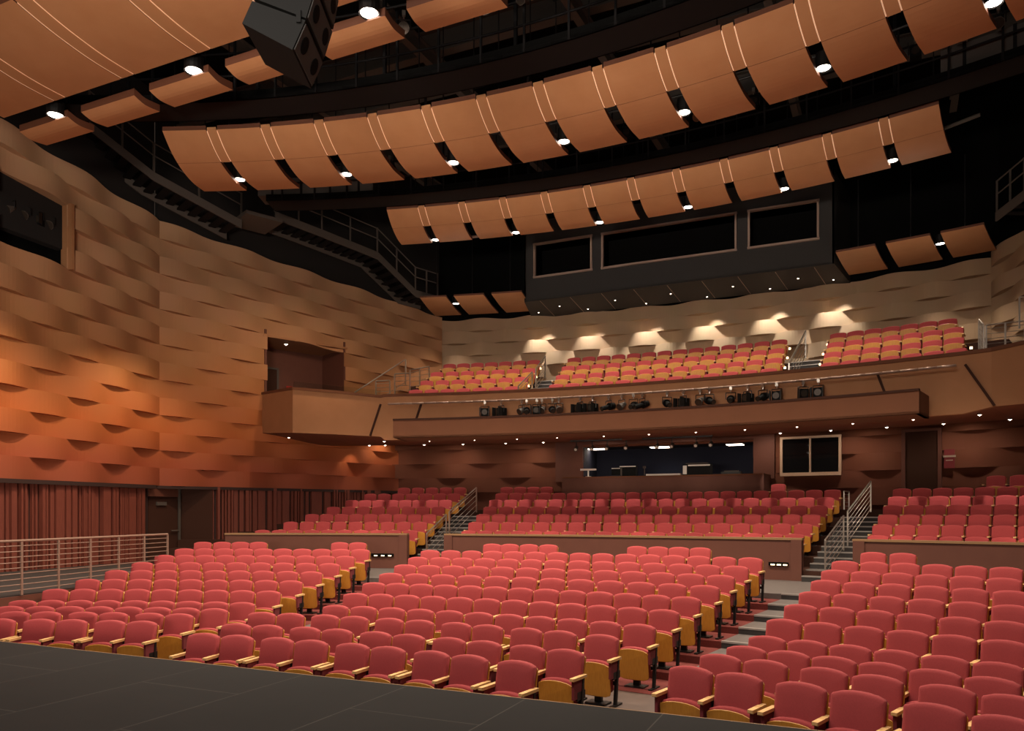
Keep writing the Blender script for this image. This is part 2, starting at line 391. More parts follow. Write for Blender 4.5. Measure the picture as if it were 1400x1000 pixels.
# box balcony niche in the left rear wall
u2 = ((W3[0] - W2[0]) / L2, (W3[1] - W2[1]) / L2); n2 = (u2[1], -u2[0]); ang2 = atan2(u2[1], u2[0]); CL2 = L2 / 10
def on2(s, o, z): return (W2[0] + u2[0] * s + n2[0] * o, W2[1] + u2[1] * s + n2[1] * o, z)
s0, s1 = 3.2 * CL2, 5.9 * CL2
nb = MB()
nb.box(on2((s0 + s1) / 2, -1.9, 8.0), (s1 - s0 + .3, .08, 3.2), ang2)
nb.box(on2(s0 - .04, -.95, 8.0), (.08, 1.9, 3.2), ang2); nb.box(on2(s1 + .04, -.95, 8.0), (.08, 1.9, 3.2), ang2)
nb.build('wall_left_niche', 'brown', kind='structure')
mb = MB(); mb.box(on2((s0 + s1) / 2, -.95, 9.35), (s1 - s0 + .3, 2.0, .08), ang2); mb.build('ceiling_niche', 'tan', kind='structure')
mb = MB(); mb.box(on2((s0 + s1) / 2, -.85, 6.45), (s1 - s0 + .3, 2.0, .1), ang2); mb.build('floor_niche', 'dkbrown', kind='structure')
d2 = thing('door_2', 'dark brown door at the back of the box niche in the left wall', 'door', on2(s0 + .75, -1.84, 6.5), ang2); d2['kind'] = 'structure'
mb = MB(); mb.box((0, 0, .98), (.92, .05, 1.95)); mb.build('door_leaf', 'dkbrown', d2)
mb = MB(); mb.box((-.5, 0, 1.0), (.08, .09, 2.05)); mb.box((.5, 0, 1.0), (.08, .09, 2.05)); mb.box((0, 0, 2.0), (1.08, .09, .08)); mb.build('door_frame', 'steelgrey', d2)
mb = MB(); mb.box((0, 0, 0), (.26, .05, .2)); mb.box((0, -.0, -.13), (.3, .06, .03))
ex = mb.build('exit_sign', 'sign'); ex.location = on2(s0 + 1.75, -1.8, 7.75); ex.rotation_euler = (0, 0, ang2); tag(ex, 'small dark red wall sign beside the box niche door', 'sign')

# ------------------------------------------------------------------ balcony front
def parapet_path():
    p = [((-14.6, 30.6), 7.1, 5.66), ((-12.14, 29.5), 6.98, 5.46), ((-10.6, 29.95), 6.82, 5.38), ((-9.06, 30.38), 6.62, 5.28)]
    for i in range(33):
        a = -.285 + .555 * i / 32; p.append(((31.7 * sin(a), 31.7 * cos(a)), 6.65, 5.16))
    p += [((9.06, 30.38), 6.66, 5.28), ((11, 30.5), 7.0, 5.4), ((14.4, 30.62), 7.5, 5.6)]
    return p
PP = parapet_path()
def strip(name, m, f, kind='structure', parent=None):
    mb = MB(); rows = [f(*q) for q in PP]; n = len(rows[0])
    vs = [v for r in rows for v in r]; fs = []
    for i in range(len(rows) - 1):
        for j in range(n): fs.append((i * n + j, i * n + (j + 1) % n, (i + 1) * n + (j + 1) % n, (i + 1) * n + j))
    fs += [tuple(range(n)), tuple(range((len(rows) - 1) * n, len(rows) * n))]
    mb.add(vs, fs); return mb.build(name, m, parent, kind=kind)
def outw(p, d): r = hypot(*p); return (p[0] * (r + d) / r, p[1] * (r + d) / r)
strip('wall_balcony_front', 'tan', lambda p, c, b: [p + (b,), outw(p, .2) + (b,), outw(p, .2) + (c,), p + (c,)])
strip('trim_balcony_cap', 'fascia', lambda p, c, b: [outw(p, -.06) + (c,), outw(p, .34) + (c,), outw(p, .34) + (c + .09,), outw(p, -.06) + (c + .09,)])
# soffit under the balcony: from the front edge back to a step, then a higher ceiling
mb = MB()
for (p, c, b), (q, c2, b2) in zip(PP, PP[1:]):
    def bk(p, R): r = hypot(*p); return (p[0] * R / r, p[1] * R / r)
    a1_, a2_ = bk(p, 35.6), bk(q, 35.6)
    mb.quad(p + (b,), q + (b2,), a2_ + (5.32,), a1_ + (5.32,)); mb.quad(a1_ + (5.32,), a2_ + (5.32,), a2_ + (5.95,), a1_ + (5.95,))
    e1, e2 = bk(p, 38.6), bk(q, 38.6); mb.quad(a1_ + (5.95,), a2_ + (5.95,), e2 + (5.95,), e1 + (5.95,))
mb.build('ceiling_under_balcony', 'soffit', kind='structure')
# lighting trough fascia
TA0, TA1 = -.262, .246
mb = MB(); mb.ring(TA0, TA1, 30.4, 30.5, 5.1, 5.68, 32); mb.ring(TA0, TA1, 30.4, 31.75, 5.1, 5.16, 32)
mb.ring(TA0, TA0 + .003, 30.4, 31.7, 5.1, 5.68, 1); mb.ring(TA1 - .003, TA1, 30.4, 31.7, 5.1, 5.68, 1)
o = mb.build('wall_balcony_light_trough', 'fascia', kind='structure')
mb = MB(); mb.ring(TA0, TA1, 30.37, 30.55, 5.66, 5.72, 32); mb.build('trim_trough_edge', 'dkbrown', kind='structure')
# pale lighting pipe along the balcony front with its end brackets
lp = thing('balcony_lighting_pipe', 'long pale curved pipe carrying spotlights along the balcony front', 'pipe')
mb = MB(); mb.path([P(31.4, -.278 + .545 * i / 40, 6.36) for i in range(41)], .035, 6); mb.build('pipe', 'railpipe', lp, smooth=True)
for a in (-.275, -.222, -.1, .03, .12, .205, .264):
    mb = MB(); mb.bar(P(31.4, a, 6.36), P(31.72, a, 6.4), .022, 6); mb.build('bracket', 'railpipe', lp)
for a, da in ((-.289, -.012), (-.243, -.012), (.207, .012), (.272, .02)):
    mb = MB(); mb.bar(P(31.66, a, 6.4), P(31.67, a + da, 5.3), .03, square=True); mb.build('trim_balcony_joint', 'dkbrown', kind='structure')
# low glass screen on the box front
gl = bpy.data.materials.new('clear_glass'); gl.use_nodes = True; b_ = gl.node_tree.nodes['Principled BSDF']
b_.inputs['Transmission Weight'].default_value = 1; b_.inputs['Roughness'].default_value = .02; b_.inputs['Base Color'].default_value = (.8, .9, .88, 1); b_.inputs['IOR'].default_value = 1.1
mb = MB(); mb.box((-10.6, 29.98, 6.98), (3.2, .02, .2), .28, Matrix.Rotation(.12, 3, 'Y')); gg = mb.build('glass_screen', gl); tag(gg, 'low clear glass screen on the cap of the left box front', 'glass screen')

# ------------------------------------------------------------------ parterre front walls
def pwall(a0, a1, ends, lab):
    mb = MB(); mb.ring(a0, a1, RW, RW + .16, XA - .05, 1.93, 24)
    o = mb.build('wall_parterre_front', 'brown', kind='structure')
    mb = MB(); mb.ring(a0 - .0005, a1 + .0005, RW - .03, RW + .19, 1.93, 1.985, 24); mb.build('cap', 'capwood', o)
    mb = MB()
    for a in ends: mb.ring(a - .0045, a + .0045, RW - .04, RW + .2, XA - .05, 1.94, 2)
    mb.build('end_post', 'brown', o)
pwall(-.437, -.2355, [-.2395], 'l'); pwall(-.1935, .161, [-.1895, .1565], 'c'); pwall(.2025, .46, [.207], 'r')
def floorlight(a0, a1, lab):
    t = thing('wall_light_strip', lab, 'light', P(RW - .03, (a0 + a1) / 2, XA + .42), -(a0 + a1) / 2)
    w = (a1 - a0) * RW
    mb = MB(); mb.box((0, 0, 0), (w, .04, .09)); mb.build('housing', 'dark', t)
    for k in range(3):
        mb = MB(); mb.box((-w / 2 + w * (k + .7) / 3.2, -.025, -.02), (.1, .02, .03)); mb.build('lamp', 'led', t)
floorlight(-.275, -.25, 'black light strip low on the rear section wall by the left aisle')
floorlight(.133, .15, 'black light strip low on the rear section wall by the right aisle')

# ------------------------------------------------------------------ seats
def panel(w, zb, zt, crown, t, y_top, y_bot, bulge=.0, bottom_crown=0, edge=.03, hollow=.25, n=7):
    """upholstered panel: rounded outline, arched top, soft front edge; leans from y_bot to y_top"""
    out = []
    hw = w / 2; rc = .05
    def top(x): return zt + crown * (1 - (x / hw) ** 2)
    def bot(x): return zb - bottom_crown * (1 - (x / hw) ** 2)
    xs = [-hw + w * i / (n - 1) for i in range(n)]
    pts = []
    for x in xs:
        xx = max(-hw + .012, min(hw - .012, x)); pts.append((xx, bot(xx) + (.02 if abs(x) > hw - .01 else 0)))
    pts.append((hw, bot(hw) + .05)); pts.append((hw, (zb + zt) / 2)); pts.append((hw, zt - .022))
    for x in reversed(xs):
        xx = max(-hw + .012, min(hw - .012, x)); pts.append((xx, top(xx) - (.009 if abs(x) > hw - .01 else 0)))
    pts += [(-hw, zt - .022), (-hw, (zb + zt) / 2), (-hw, bot(-hw) + .05)]
    cz = (zb + zt) / 2; h = zt - zb
    def ycen(z): k = (z - zb) / h; return y_bot + (y_top - y_bot) * k
    def rng(shr, yo):
        r = []
        for x, z in pts:
            X = x * (1 - shr / hw); Z = cz + (z - cz) * (1 - shr / (h / 2))
            r.append((X, ycen(Z) + yo - hollow * X * X, Z))
        return r
    rings = [rng(edge * 1.6, t / 2), rng(.004, t / 2 - .01), rng(0, -t / 2 + edge * .7), rng(edge * .3, -t / 2 + edge * .15), rng(edge * 1.1, -t / 2 - .004)]
    if bulge: rings.append(rng(edge * 3.4, -t / 2 - bulge))
    mb = MB(); k = len(pts); vs = [v for r in rings for v in r]; fs = []
    for i in range(len(rings) - 1):
        for j in range(k): fs.append((i * k + j, i * k + (j + 1) % k, (i + 1) * k + (j + 1) % k, (i + 1) * k + j))
    fs.append(tuple(range(k))); fs.append(tuple(range((len(rings) - 1) * k, len(rings) * k)))
    return mb.add(vs, fs)

SEATMB = {}
def seat_parts(w=.505):
    key = w
    if key in SEATMB: return SEATMB[key]
    d = {}
    d['backrest'] = (panel(w, .44, .89, .036, .085, -.005, -.1, bulge=.012), 'red', True)
    d['back_shell'] = (panel(w + .005, .36, .86, .03, .02, .055, -.04, edge=.006), 'wood', False)
    d['seat_cushion'] = (panel(w - .03, .17, .575, .035, .09, -.205, -.165, bottom_crown=.02), 'red', True)
    d['seat_panel'] = (panel(w - .02, .13, .553, .035, .022, -.275, -.23, bottom_crown=.015, edge=.004, hollow=.15), 'wood', False)
    a = MB(); a.box((0, -.2, .635), (.058, .34, .035)); a.box((0, -.365, .638), (.05, .02, .03)); d['armrest'] = (a, 'arm', False)
    l = MB(); l.bar((0, -.1, .62), (0, -.17, .02), .022, square=True); l.box((0, -.15, .42), (.03, .2, .1)); l.box((0, -.16, .012), (.06, .3, .024)); d['leg'] = (l, 'black', False)
    s = MB(); s.box((0, -.2, .5), (.035, .26, .22)); d['arm_panel'] = (s, 'redside', False)
    p = MB(); p.box((0, -.13, .1), (.1, .06, .2)); p.box((0, -.15, .012), (.3, .22, .024)); p.box((0, -.12, .3), (w, .04, .05)); d['pedestal'] = (p, 'black', False)
    SEATMB[key] = d; return d
PROTO = {}
def seat_proto(w, pitch, arms, ends):
    """arms/ends: which sides carry an armrest / an aisle standard"""
    key = (round(w, 3), round(pitch, 3), arms, ends)
    if key in PROTO: return PROTO[key]
    d = seat_parts(w); t = bpy.data.objects.new('theater_seat', None); COL.objects.link(t); t['category'] = 'theater seat'; t.empty_display_size = .1
    def mk(nm, par, x=0):
        me = MESH.get((w, nm))
        if not me:
            o = d[nm][0].build(nm, d[nm][1], smooth=d[nm][2]); MESH[(w, nm)] = o.data
        else:
            o = bpy.data.objects.new(nm, me); COL.objects.link(o)
        o.parent = par; o.location = (x, 0, 0); return o
    mk('backrest', t); mk('back_shell', t); c = mk('seat_cushion', t); mk('seat_panel', c); mk('pedestal', t)
    for s in arms:
        x = s * pitch / 2; mk('armrest', t, x)
        if s in ends: mk('arm_panel', t, x * .985); mk('leg', t, x)
        else: mk('arm_panel', t, x)
    PROTO[key] = t; t['_used'] = 0
    return t
MESH = {}
NSEAT = 0
def put_seat(w, pitch, arms, ends, R, a, z, label, group, tilt=0):
    global NSEAT; NSEAT += 1
    pr = seat_proto(w, pitch, arms, ends)
    loc = P(R, a, z); rot = (0, 0, -a + tilt)
    if not pr['_used']:
        pr['_used'] = 1; pr.location = loc; pr.rotation_euler = rot; pr['label'] = label; pr['group'] = group; return pr
    return copy_tree(pr, loc, rot, label, group)

# fixed rows: (first seat centre, pitch, count) along the row
CEN = dict(D=(-2.685, .5691, 11), E=(-2.917, .553, 12), F=(-3.122, .5378, 13), G=(-3.319, .6188, 12), H=(-3.529, .5963, 13), I=(-3.747, .5791, 14), J=(-3.95, .5644, 15))
LEF = dict(C=(-8.229, .5515, 8), D=(-8.989, .548, 9), E=(-9.319, .5647, 9), F=(-9.583, .571, 9), G=(-9.848, .578, 9), H=(-10.111, .5842, 9), I=(-10.401, .5264, 10), J=(-10.694, .5359, 10))
RIG = dict(C=(4.765, .537, 6), D=(4.924, .542, 6), E=(5.064, .554, 6), F=(5.24, .55, 6), G=(5.402, .56, 6), H=(5.543, .56, 6), I=(5.68, .54, 7), J=(5.838, .543, 6))
RNO = {k: i for i, k in enumerate('ABCDEFGHIJ')}
def fixed(block, rows, name, side):
    for k, (s, p, n) in rows.items():
        R = ROW[k]; z = LEV[k]
        for i in range(n):
            j = (n - 1 - i) if side == 'right' else i       # counted from the aisle
            last = i == n - 1; first = i == 0
            arms = (-1, 1) if first else (1,)
            ends = ()
            if block == 'c': ends = ((-1,) if first else ()) + ((1,) if last else ())
            if block == 'l' and last: ends = (1,)
            if block == 'r' and first: ends = (-1,)
            lab = f'red theater seat, {ORD[j]} from the {"right" if block != "l" else "left"} aisle in the {ORD[RNO[k]]} {name} row'
            w = .505 if p > .53 and p < .59 else .535 if p > .59 else .485
            put_seat(w, p, arms, ends, R, (s + i * p) / R, z, lab, f'{name} block seats in the {ORD[RNO[k]]} row from the stage')
fixed('c', CEN, 'center', 'right'); fixed('l', LEF, 'left', 'right'); fixed('r', RIG, 'right', 'left')
# paired movable chairs in the three front rows
PITROWS = [('c', 'A', 16.295, -2.59, 9, 0), ('c', 'B', 17.235, -2.88, 10, 0), ('c', 'C', 18.5, -3.47, 11, 0),
           ('l', 'A', 17.144, -6.2 - .551 - .102, 5, 1), ('l', 'B', 18.024, -7.57, 6, 0), ('r', 'A', 17.144, 4.14, 6, 0), ('r', 'B', 18.024, 4.32, 6, 0)]
for blk, k, R, s, n, st in PITROWS:
    nm = dict(c='center', l='left', r='right')[blk]
    pos = s + .235
    for i in range(n):
        m_ = (i + st) % 2
        arms = (-1, 1) if m_ == 0 else (1,)
        ends = arms
        j = i if blk == 'r' else n - 1 - i
        lab = f'red theater seat, {ORD[j]} from the {"left" if blk == "l" else "right"} aisle in the {ORD[RNO[k]]} {nm} row'
        put_seat(.5, .535, arms, ends, R, pos / R, PIT, lab, f'{nm} block seats in the {ORD[RNO[k]]} row from the stage')
        pos += .551 + (.102 if m_ == 1 else 0)
# movable chairs on the cross aisle behind the three blocks
for ss, nm in (((-11.35, -10.8, -10.27, -9.75), 'outer four behind the left block'), ((-7.36, -6.83), 'aisle pair behind the left block'), ((-2.92, -2.42, -1.88, -1.34), 'left four behind the center block'),
               ((1.02, 1.56, 2.08, 2.6), 'right four behind the center block'), ((6.38, 6.95), 'pair behind the right block')):
    for i, s in enumerate(ss):
        put_seat(.5, .53, (-1, 1) if i == 0 else (1,), (-1, 1) if i == 0 else (1,), 26.75, s / 26.75, XA, f'red theater seat on the cross aisle, {ORD[i]} of the {nm}', 'movable seats on the cross aisle')
# the seats of the raised rear section that show largest
for r, n in ((1, 7), (2, 7)):
    s = (6.458, 6.62)[r - 1] + .235
    for i in range(n):
        put_seat(.5, .555, (-1, 1) if i == 0 else (1,), (-1,) if i == 0 else (), PR[r], (s + i * .555) / PR[r], PZ[r],
                 f'red theater seat, {ORD[i]} from the aisle, {ORD[r]} row of the raised right rear block', f'raised right rear block seats, {ORD[r]} row')
# loose chair beside the control booth
lone = put_seat(.5, .53, (-1, 1), (-1, 1), 36.9, .0945, PZ[6], 'single brightly lit red chair standing beside the control booth', 'movable seats on the cross aisle'); del lone['group']

# every further seat in the rear section and balcony
far = []
def farrow(R, z, a, b, n, up=0):
    p = (b - a - .47) / (n - 1)
    for i in range(n): far.append((R, (a + .235 + i * p) / R, z, p, up))
Lp = {1: (-13.0, -7.404, 10), 2: (-12.703, -7.585, 9), 3: (-12.587, -7.759, 9), 4: (-12.421, -7.932, 8), 5: (-12.311, -8.131, 8), 6: (-12.16, -8.281, 7), 7: (-11.328, -8.504, 5)}
Cp = {1: (-5.863, 4.693, 19), 2: (-6.081, 4.865, 19), 3: (-6.248, 5.041, 20), 4: (-6.429, 5.205, 20), 5: (-6.639, 5.369, 21), 6: (-6.821, 5.546, 22), 7: (-7.032, -4.917, 4)}
for k, v in Lp.items(): farrow(PR[k - 1], PZ[k - 1], *v)
for k, v in Cp.items(): farrow(PR[k - 1], PZ[k - 1], *v)
for k, a in ((1, 6.327), (4, 6.78), (5, 6.945), (6, 7.116)): farrow(PR[k - 1], PZ[k - 1], a, a + .47 + .555 * 7, 8)
farrow(PR[6], PZ[6] + .1, 9.75, 9.75 + .47 + .6 * 2, 3)
for r, q in enumerate(((-8.87, -4.83, 7), (-8.96, -4.88, 7), (-9.07, -4.98, 7), (-9.06, -5.18, 7))): farrow(BR[r], BZ[r], *q, up=.13)
for r, q in enumerate(((-3.7, 3.78, 13), (-3.81, 3.85, 13), (-3.94, 3.84, 14), (-4.05, 3.85, 14))): farrow(BR[r], BZ[r], *q, up=.13)
for r, q in enumerate(((5.07, 8.8, 7), (5.13, 8.84, 7), (5.19, 8.93, 7), (5.25, 8.86, 7))): farrow(BR[r], BZ[r], *q, up=.13)
d = seat_parts(.505); V = []; F = []; MI = []; mats = ['red', 'wood', 'arm', 'black', 'redside']
for R, a, z, p, up in far:
    ca, sa = cos(-a), sin(-a); ox, oy = R * sin(a), R * cos(a)
    for nm, xs in (('backrest', (0,)), ('back_shell', (0,)), ('seat_cushion', (0,)), ('seat_panel', (0,)), ('pedestal', (0,)), ('armrest', (-p / 2, p / 2)), ('arm_panel', (-p / 2,))):
        g, m_, sm = d[nm]
        for x0 in xs:
            o0 = len(V)
            for x, y, zz in g.v: V.append((ox + ca * (x + x0) - sa * y, oy + sa * (x + x0) + ca * y, z + zz + (up if nm in ('seat_cushion', 'seat_panel') else 0)))
            for f in g.f: F.append(tuple(i + o0 for i in f)); MI.append(mats.index(m_))
me = bpy.data.meshes.new('theater_seats'); me.from_pydata(V, [], F)
for m_ in mats: me.materials.append(M[m_])
me.polygons.foreach_set('material_index', MI)
bm = bmesh.new(); bm.from_mesh(me); bmesh.ops.recalc_face_normals(bm, faces=bm.faces); bm.to_mesh(me); bm.free()
o = bpy.data.objects.new('theater_seats', me); COL.objects.link(o)
tag(o, 'remaining rows of red theater seats in the raised rear section and on the balcony', 'theater seat', kind='stuff')
# little aisle lamps on the balcony row ends
for nm, lst in (('left balcony block', [(-4.75, 0), (-4.8, 1), (-4.9, 2), (-5.1, 3)]), ('left side of the center balcony block', [(-3.85, 1), (-3.95, 2), (-4.1, 3)]),
                ('right side of the center balcony block', [(3.95, 1), (3.95, 2), (3.95, 3)]), ('right balcony block by the stairs', [(5.0, 1), (5.05, 2), (5.15, 3)]), ('right balcony block at its outer end', [(8.95, 0), (9.0, 1), (8.98, 3)])):
    for s, r in lst:
        R = BR[r] - .12
        mb = MB(); mb.bar((0, 0, -.03), (0, 0, .03), .035, 8); q = mb.build('aisle_lamp', 'led'); q.location = P(R, s / R, BZ[r] + .56)
        tag(q, f'tiny glowing aisle lamp on {("front", "second", "third", "back")[r]} row, {nm}', 'lamp', 'aisle lamps on the balcony row ends')

# ------------------------------------------------------------------ railings
def rail(pts, h, bars, label, group=None, posts=None, r=.022, name='handrail', m='chrome'):
    """railing along a polyline of floor points"""
    o0 = Vector(pts[0]); t = thing(name, label, 'railing', tuple(o0), 0, group)
    q = [Vector(p) - o0 for p in pts]; up = Vector((0, 0, 1))
    mb = MB(); mb.path([p + up * h for p in q], r, 8); mb.build('top_rail', m, t, smooth=False)
    for k in range(bars):
        z = .1 + (h - .2) * k / max(1, bars - 1)
        mb = MB(); mb.path([p + up * z for p in q], r * .42, 6); mb.build('bar', m, t)
    L = [0]
    for a, b in zip(q, q[1:]): L.append(L[-1] + (b - a).length)
    n = posts or max(2, int(L[-1] / .95) + 1)
    for i in range(n):
        s = L[-1] * i / (n - 1)
        for j in range(len(q) - 1):
            if s <= L[j + 1] + 1e-6:
                p = q[j].lerp(q[j + 1], (s - L[j]) / (L[j + 1] - L[j])); break
        mb = MB(); mb.bar(p, p + up * (h - .01), .02, square=True); mb.build('post', m, t)
    return t
rail([(-8.75, 16.2, 1.0), (-9.1, 17.5, 1.0), (-9.45, 19.15, 1.0), (-10.3, 22.5, 1.0)], 1.08, 9, 'long steel railing with horizontal bars along the left walkway', posts=8, name='walkway_railing', m='railpipe', r=.026)
G = 'stair handrails of the seating aisles'
def arail(R0, z0, R1, z1, a0, a1, lab, n=5, h=.95):
    rail([P(R0, a0, z0), P(R1, a1, z1)], h, n, lab, G, posts=2)
arail(29.5, 1.03, 31.6, 1.62, -.2145, -.2145, 'lower steel handrail on the left rear stairs')
arail(31.75, 1.72, 35.0, 2.65, -.2125, -.2095, 'upper steel handrail on the left rear stairs')
arail(29.3, 1.0, 31.5, 1.6, .181, .181, 'lower steel handrail on the right rear stairs', 6)
arail(31.8, 1.72, 35.0, 2.66, .1825, .184, 'upper steel handrail on the right rear stairs', 6)
arail(36.2, 2.5, 37.0, 2.5, .156, .1565, 'short steel railing at the top left of the right rear stairs', 6, .85)
arail(36.2, 2.5, 37.2, 2.5, .203, .2015, 'short steel railing at the top right of the right rear stairs', 6, .85)
arail(32.5, 6.2, 34.0, 6.95, -.1425, -.1395, 'lower handrail on the left balcony stairs', 5, .8)
arail(34.2, 7.05, 35.7, 7.8, -.137, -.1375, 'upper handrail on the left balcony stairs', 5, .85)
arail(32.5, 6.2, 35.4, 7.75, .1285, .1265, 'steel handrail on the right balcony stairs', 5, .9)
# landings at both ends of the balcony
LG = 'railings of the left balcony landing'
rail([(-11.15, 31.6, 6.1), (-9.3, 32.4, 7.4)], .95, 1, 'sloping thin handrail rising from the left box to the balcony landing', LG, posts=2)
rail([(-10.35, 32.0, 6.6), (-9.8, 32.1, 6.6)], .95, 6, 'small steel railing panel between the left box and balcony', LG, posts=2)
rail([(-9.65, 32.2, 6.55), (-9.05, 32.3, 6.55)], 1.25, 7, 'tall steel railing panel beside the left balcony seats', LG, posts=2)
rail([(-9.3, 32.7, 6.9), (-9.35, 34.2, 7.3)], 1.1, 6, 'steel railing panel running back beside the left balcony seats', LG, posts=3)
RG = 'railings of the right balcony landing'
rail([(9.1, 32.0, 6.5), (9.15, 33.2, 6.9)], 1.2, 8, 'steel railing panel running back beside the right balcony seats', RG, posts=3)
rail([(9.15, 31.9, 6.5), (10.0, 31.8, 6.5)], 1.15, 8, 'front steel railing panel of the right balcony landing', RG, posts=3)
rail([(10.1, 32.4, 6.6), (10.9, 32.3, 6.6)], 1.0, 5, 'rear steel railing panel of the right balcony landing', RG, posts=2)
rail([(9.75, 31.0, 7.3), (11.4, 30.7, 6.9)], .8, 2, 'sloping handrail at the far end of the right balcony landing', RG, posts=2)

# ------------------------------------------------------------------ ceiling clouds
def spline(pr, n):
    out = []
    for i in range(len(pr) - 1):
        p0 = pr[max(0, i - 1)]; p1 = pr[i]; p2 = pr[i + 1]; p3 = pr[min(len(pr) - 1, i + 2)]
        for k in range(n):
            t = k / n
            out.append(tuple(.5 * (2 * p1[j] + (p2[j] - p0[j]) * t + (2 * p0[j] - 5 * p1[j] + 4 * p2[j] - p3[j]) * t * t + (3 * p1[j] - p0[j] - 3 * p2[j] + p3[j]) * t ** 3) for j in (0, 1)))
    out.append(pr[-1]); return out
def slab(prof, f, u0, u1, th, nu=3):
    """curved panel with thickness th; f(r,u,z)->xyz"""
    mb = MB(); n = len(prof); vs = []
    for i in range(nu + 1):
        u = u0 + (u1 - u0) * i / nu
        for r, z in prof: vs.append(f(r, u, z))
        for r, z in reversed(prof): vs.append(f(r, u, z + th))
    k = 2 * n; fs = []
    for i in range(nu):
        for j in range(k): fs.append((i * k + j, i * k + (j + 1) % k, (i + 1) * k + (j + 1) % k, (i + 1) * k + j))
    fs += [tuple(range(k)), tuple(range(nu * k, nu * k + k))]
    # strips for caps instead of big ngons
    fs = fs[:-2]
    for i in (0, nu):
        for j in range(n - 1): fs.append((i * k + j, i * k + j + 1, i * k + k - 2 - j, i * k + k - 1 - j))
    mb.edge = (n, nu); return mb.add(vs, fs)
def leaf(mb, name, t):
    o = mb.build(name, 'cloud', t); o.data.materials.append(M['cedge']); n, nu = mb.edge
    for i, p in enumerate(o.data.polygons): p.material_index = 0 if i < nu * 2 * n and i % (2 * n) < n - 1 else 1
    return o
def cloud(nm, prof, mid, f, u0, pitch, width, n, first=None, th=.1, order='left', extra=.0, lastw=None):
    """a row of separate panels: front leaf with a filler strip beside it, rear leaf with an open notch"""
    pr = spline(prof, 5); k = min(range(len(pr)), key=lambda i: abs(pr[i][0] - mid))
    for j in range(n):
        a = u0 + j * pitch; b = a + width
        if first is not None:
            a = u0 if j == 0 else u0 + first + (pitch - width) + (j - 1) * pitch
            b = u0 + first if j == 0 else a + width
            if lastw and j == n - 1: b = a + lastw
        t = thing('ceiling_panel', f'curved orange wood panel, {ORD[j]} from the left in the {nm}', 'ceiling panel', (0, 0, 0), 0, f'wood panels of the {nm}')
        if extra: front = pr[:k + 1]; rear = None
        front = pr[:k + 1]; rear = pr[k:]
        leaf(slab(front, f, a, b, th), 'front_leaf', t)
        rr = [(rear[0][0] + .012, rear[0][1])] + rear[1:]
        leaf(slab(rr, f, a, b, th), 'rear_leaf', t)
        if j < n - 1:
            g = pitch - width
            fm = slab(front, f, b + g * .1, b + g * .9, th * .6); fm.build('filler_strip', 'fill', t)
            bk = slab([(r, z + .005) for r, z in front[1:]], f, b, b + g, th * .3); bk = bk.build('seam_gap_glow', 'seam', t)
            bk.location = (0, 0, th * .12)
        hb = MB()
        for q in (.15, .85):
            x, y, z = f(pr[0][0] + .3, a + (b - a) * q, pr[0][1]); hb.bar((x, y, z + th * .5), (x, y, z + 2.2), .015, 5)
        hb.build('hanger', 'black', t)
polar = lambda r, u, z: (r * sin(u), r * cos(u), z)
cart = lambda r, u, z: (u, r, z)
cloud('middle ceiling band', [(23.1, 11.72), (23.5, 11.46), (24.0, 11.28), (24.7, 11.2), (25.45, 11.27)], 23.87, polar, -.4027, .0573, .0456, 14)
cloud('rear ceiling band', [(30.2, 12.52), (30.5, 12.3), (30.9, 12.1), (31.4, 11.97), (31.85, 11.95)], 30.78, polar, -.267, .0449, .0363, 12, first=.0344, lastw=.0363)
# front band: larger straight panels with a separate lower leaf behind a gap
pA = spline([(16.9, 11.82), (17.6, 11.66), (18.4, 11.56), (19.12, 11.55)], 5); pB = spline([(19.47, 11.4), (19.75, 11.33), (20.12, 11.37)], 4)
for j in range(8):
    x0 = -11.55 + 2.08 * j; x1 = x0 + 1.64
    t = thing('ceiling_panel', f'large orange wood panel, {ORD[j]} from the left in the front ceiling band', 'ceiling panel', (0, 0, 0), 0, 'wood panels of the front ceiling band')
    leaf(slab(pA, cart, x0, x1 + .05, .12), 'front_leaf', t)
    leaf(slab(pB, cart, x0, x1, .15), 'rear_leaf', t)
    slab(pA, cart, x1 + .088, x0 + 2.042, .08).build('filler_strip', 'fill', t)
    bk = slab(pA[1:], cart, x1 + .03, x0 + 2.09, .02).build('seam_gap_glow', 'seam', t); bk.location = (0, 0, .012)
    hb = MB()
    for q in (.3, 1.3): hb.bar((x0 + q, 17.2, 11.8), (x0 + q, 17.2, 14), .015, 5)
    hb.build('hanger', 'black', t)
# small flat panels either side of the projection box
def small(us, R0, R1, side):
    for j, (a, b) in enumerate(us):
        t = thing('ceiling_panel', f'small orange wood panel, {ORD[j]} from the left of three {side} of the projection box', 'ceiling panel', (0, 0, 0), 0, 'small wood panels beside the projection box')
        pr = spline([(R0, 11.46), ((R0 + R1) / 2, 11.38), (R1, 11.4)], 4)
        leaf(slab(pr, polar, a, b, .07), 'panel_leaf', t)
        hb = MB(); x, y, z = polar(R0 + .6, (a + b) / 2, 11.5); hb.bar((x, y, z), (x, y, 14), .015, 5); hb.build('hanger', 'black', t)
small([(-.286, -.256), (-.247, -.213), (-.204, -.17)], 36.6, 39.3, 'left'); small([(.147, .18), (.189, .224), (.232, .264)], 36.6, 39.3, 'right')

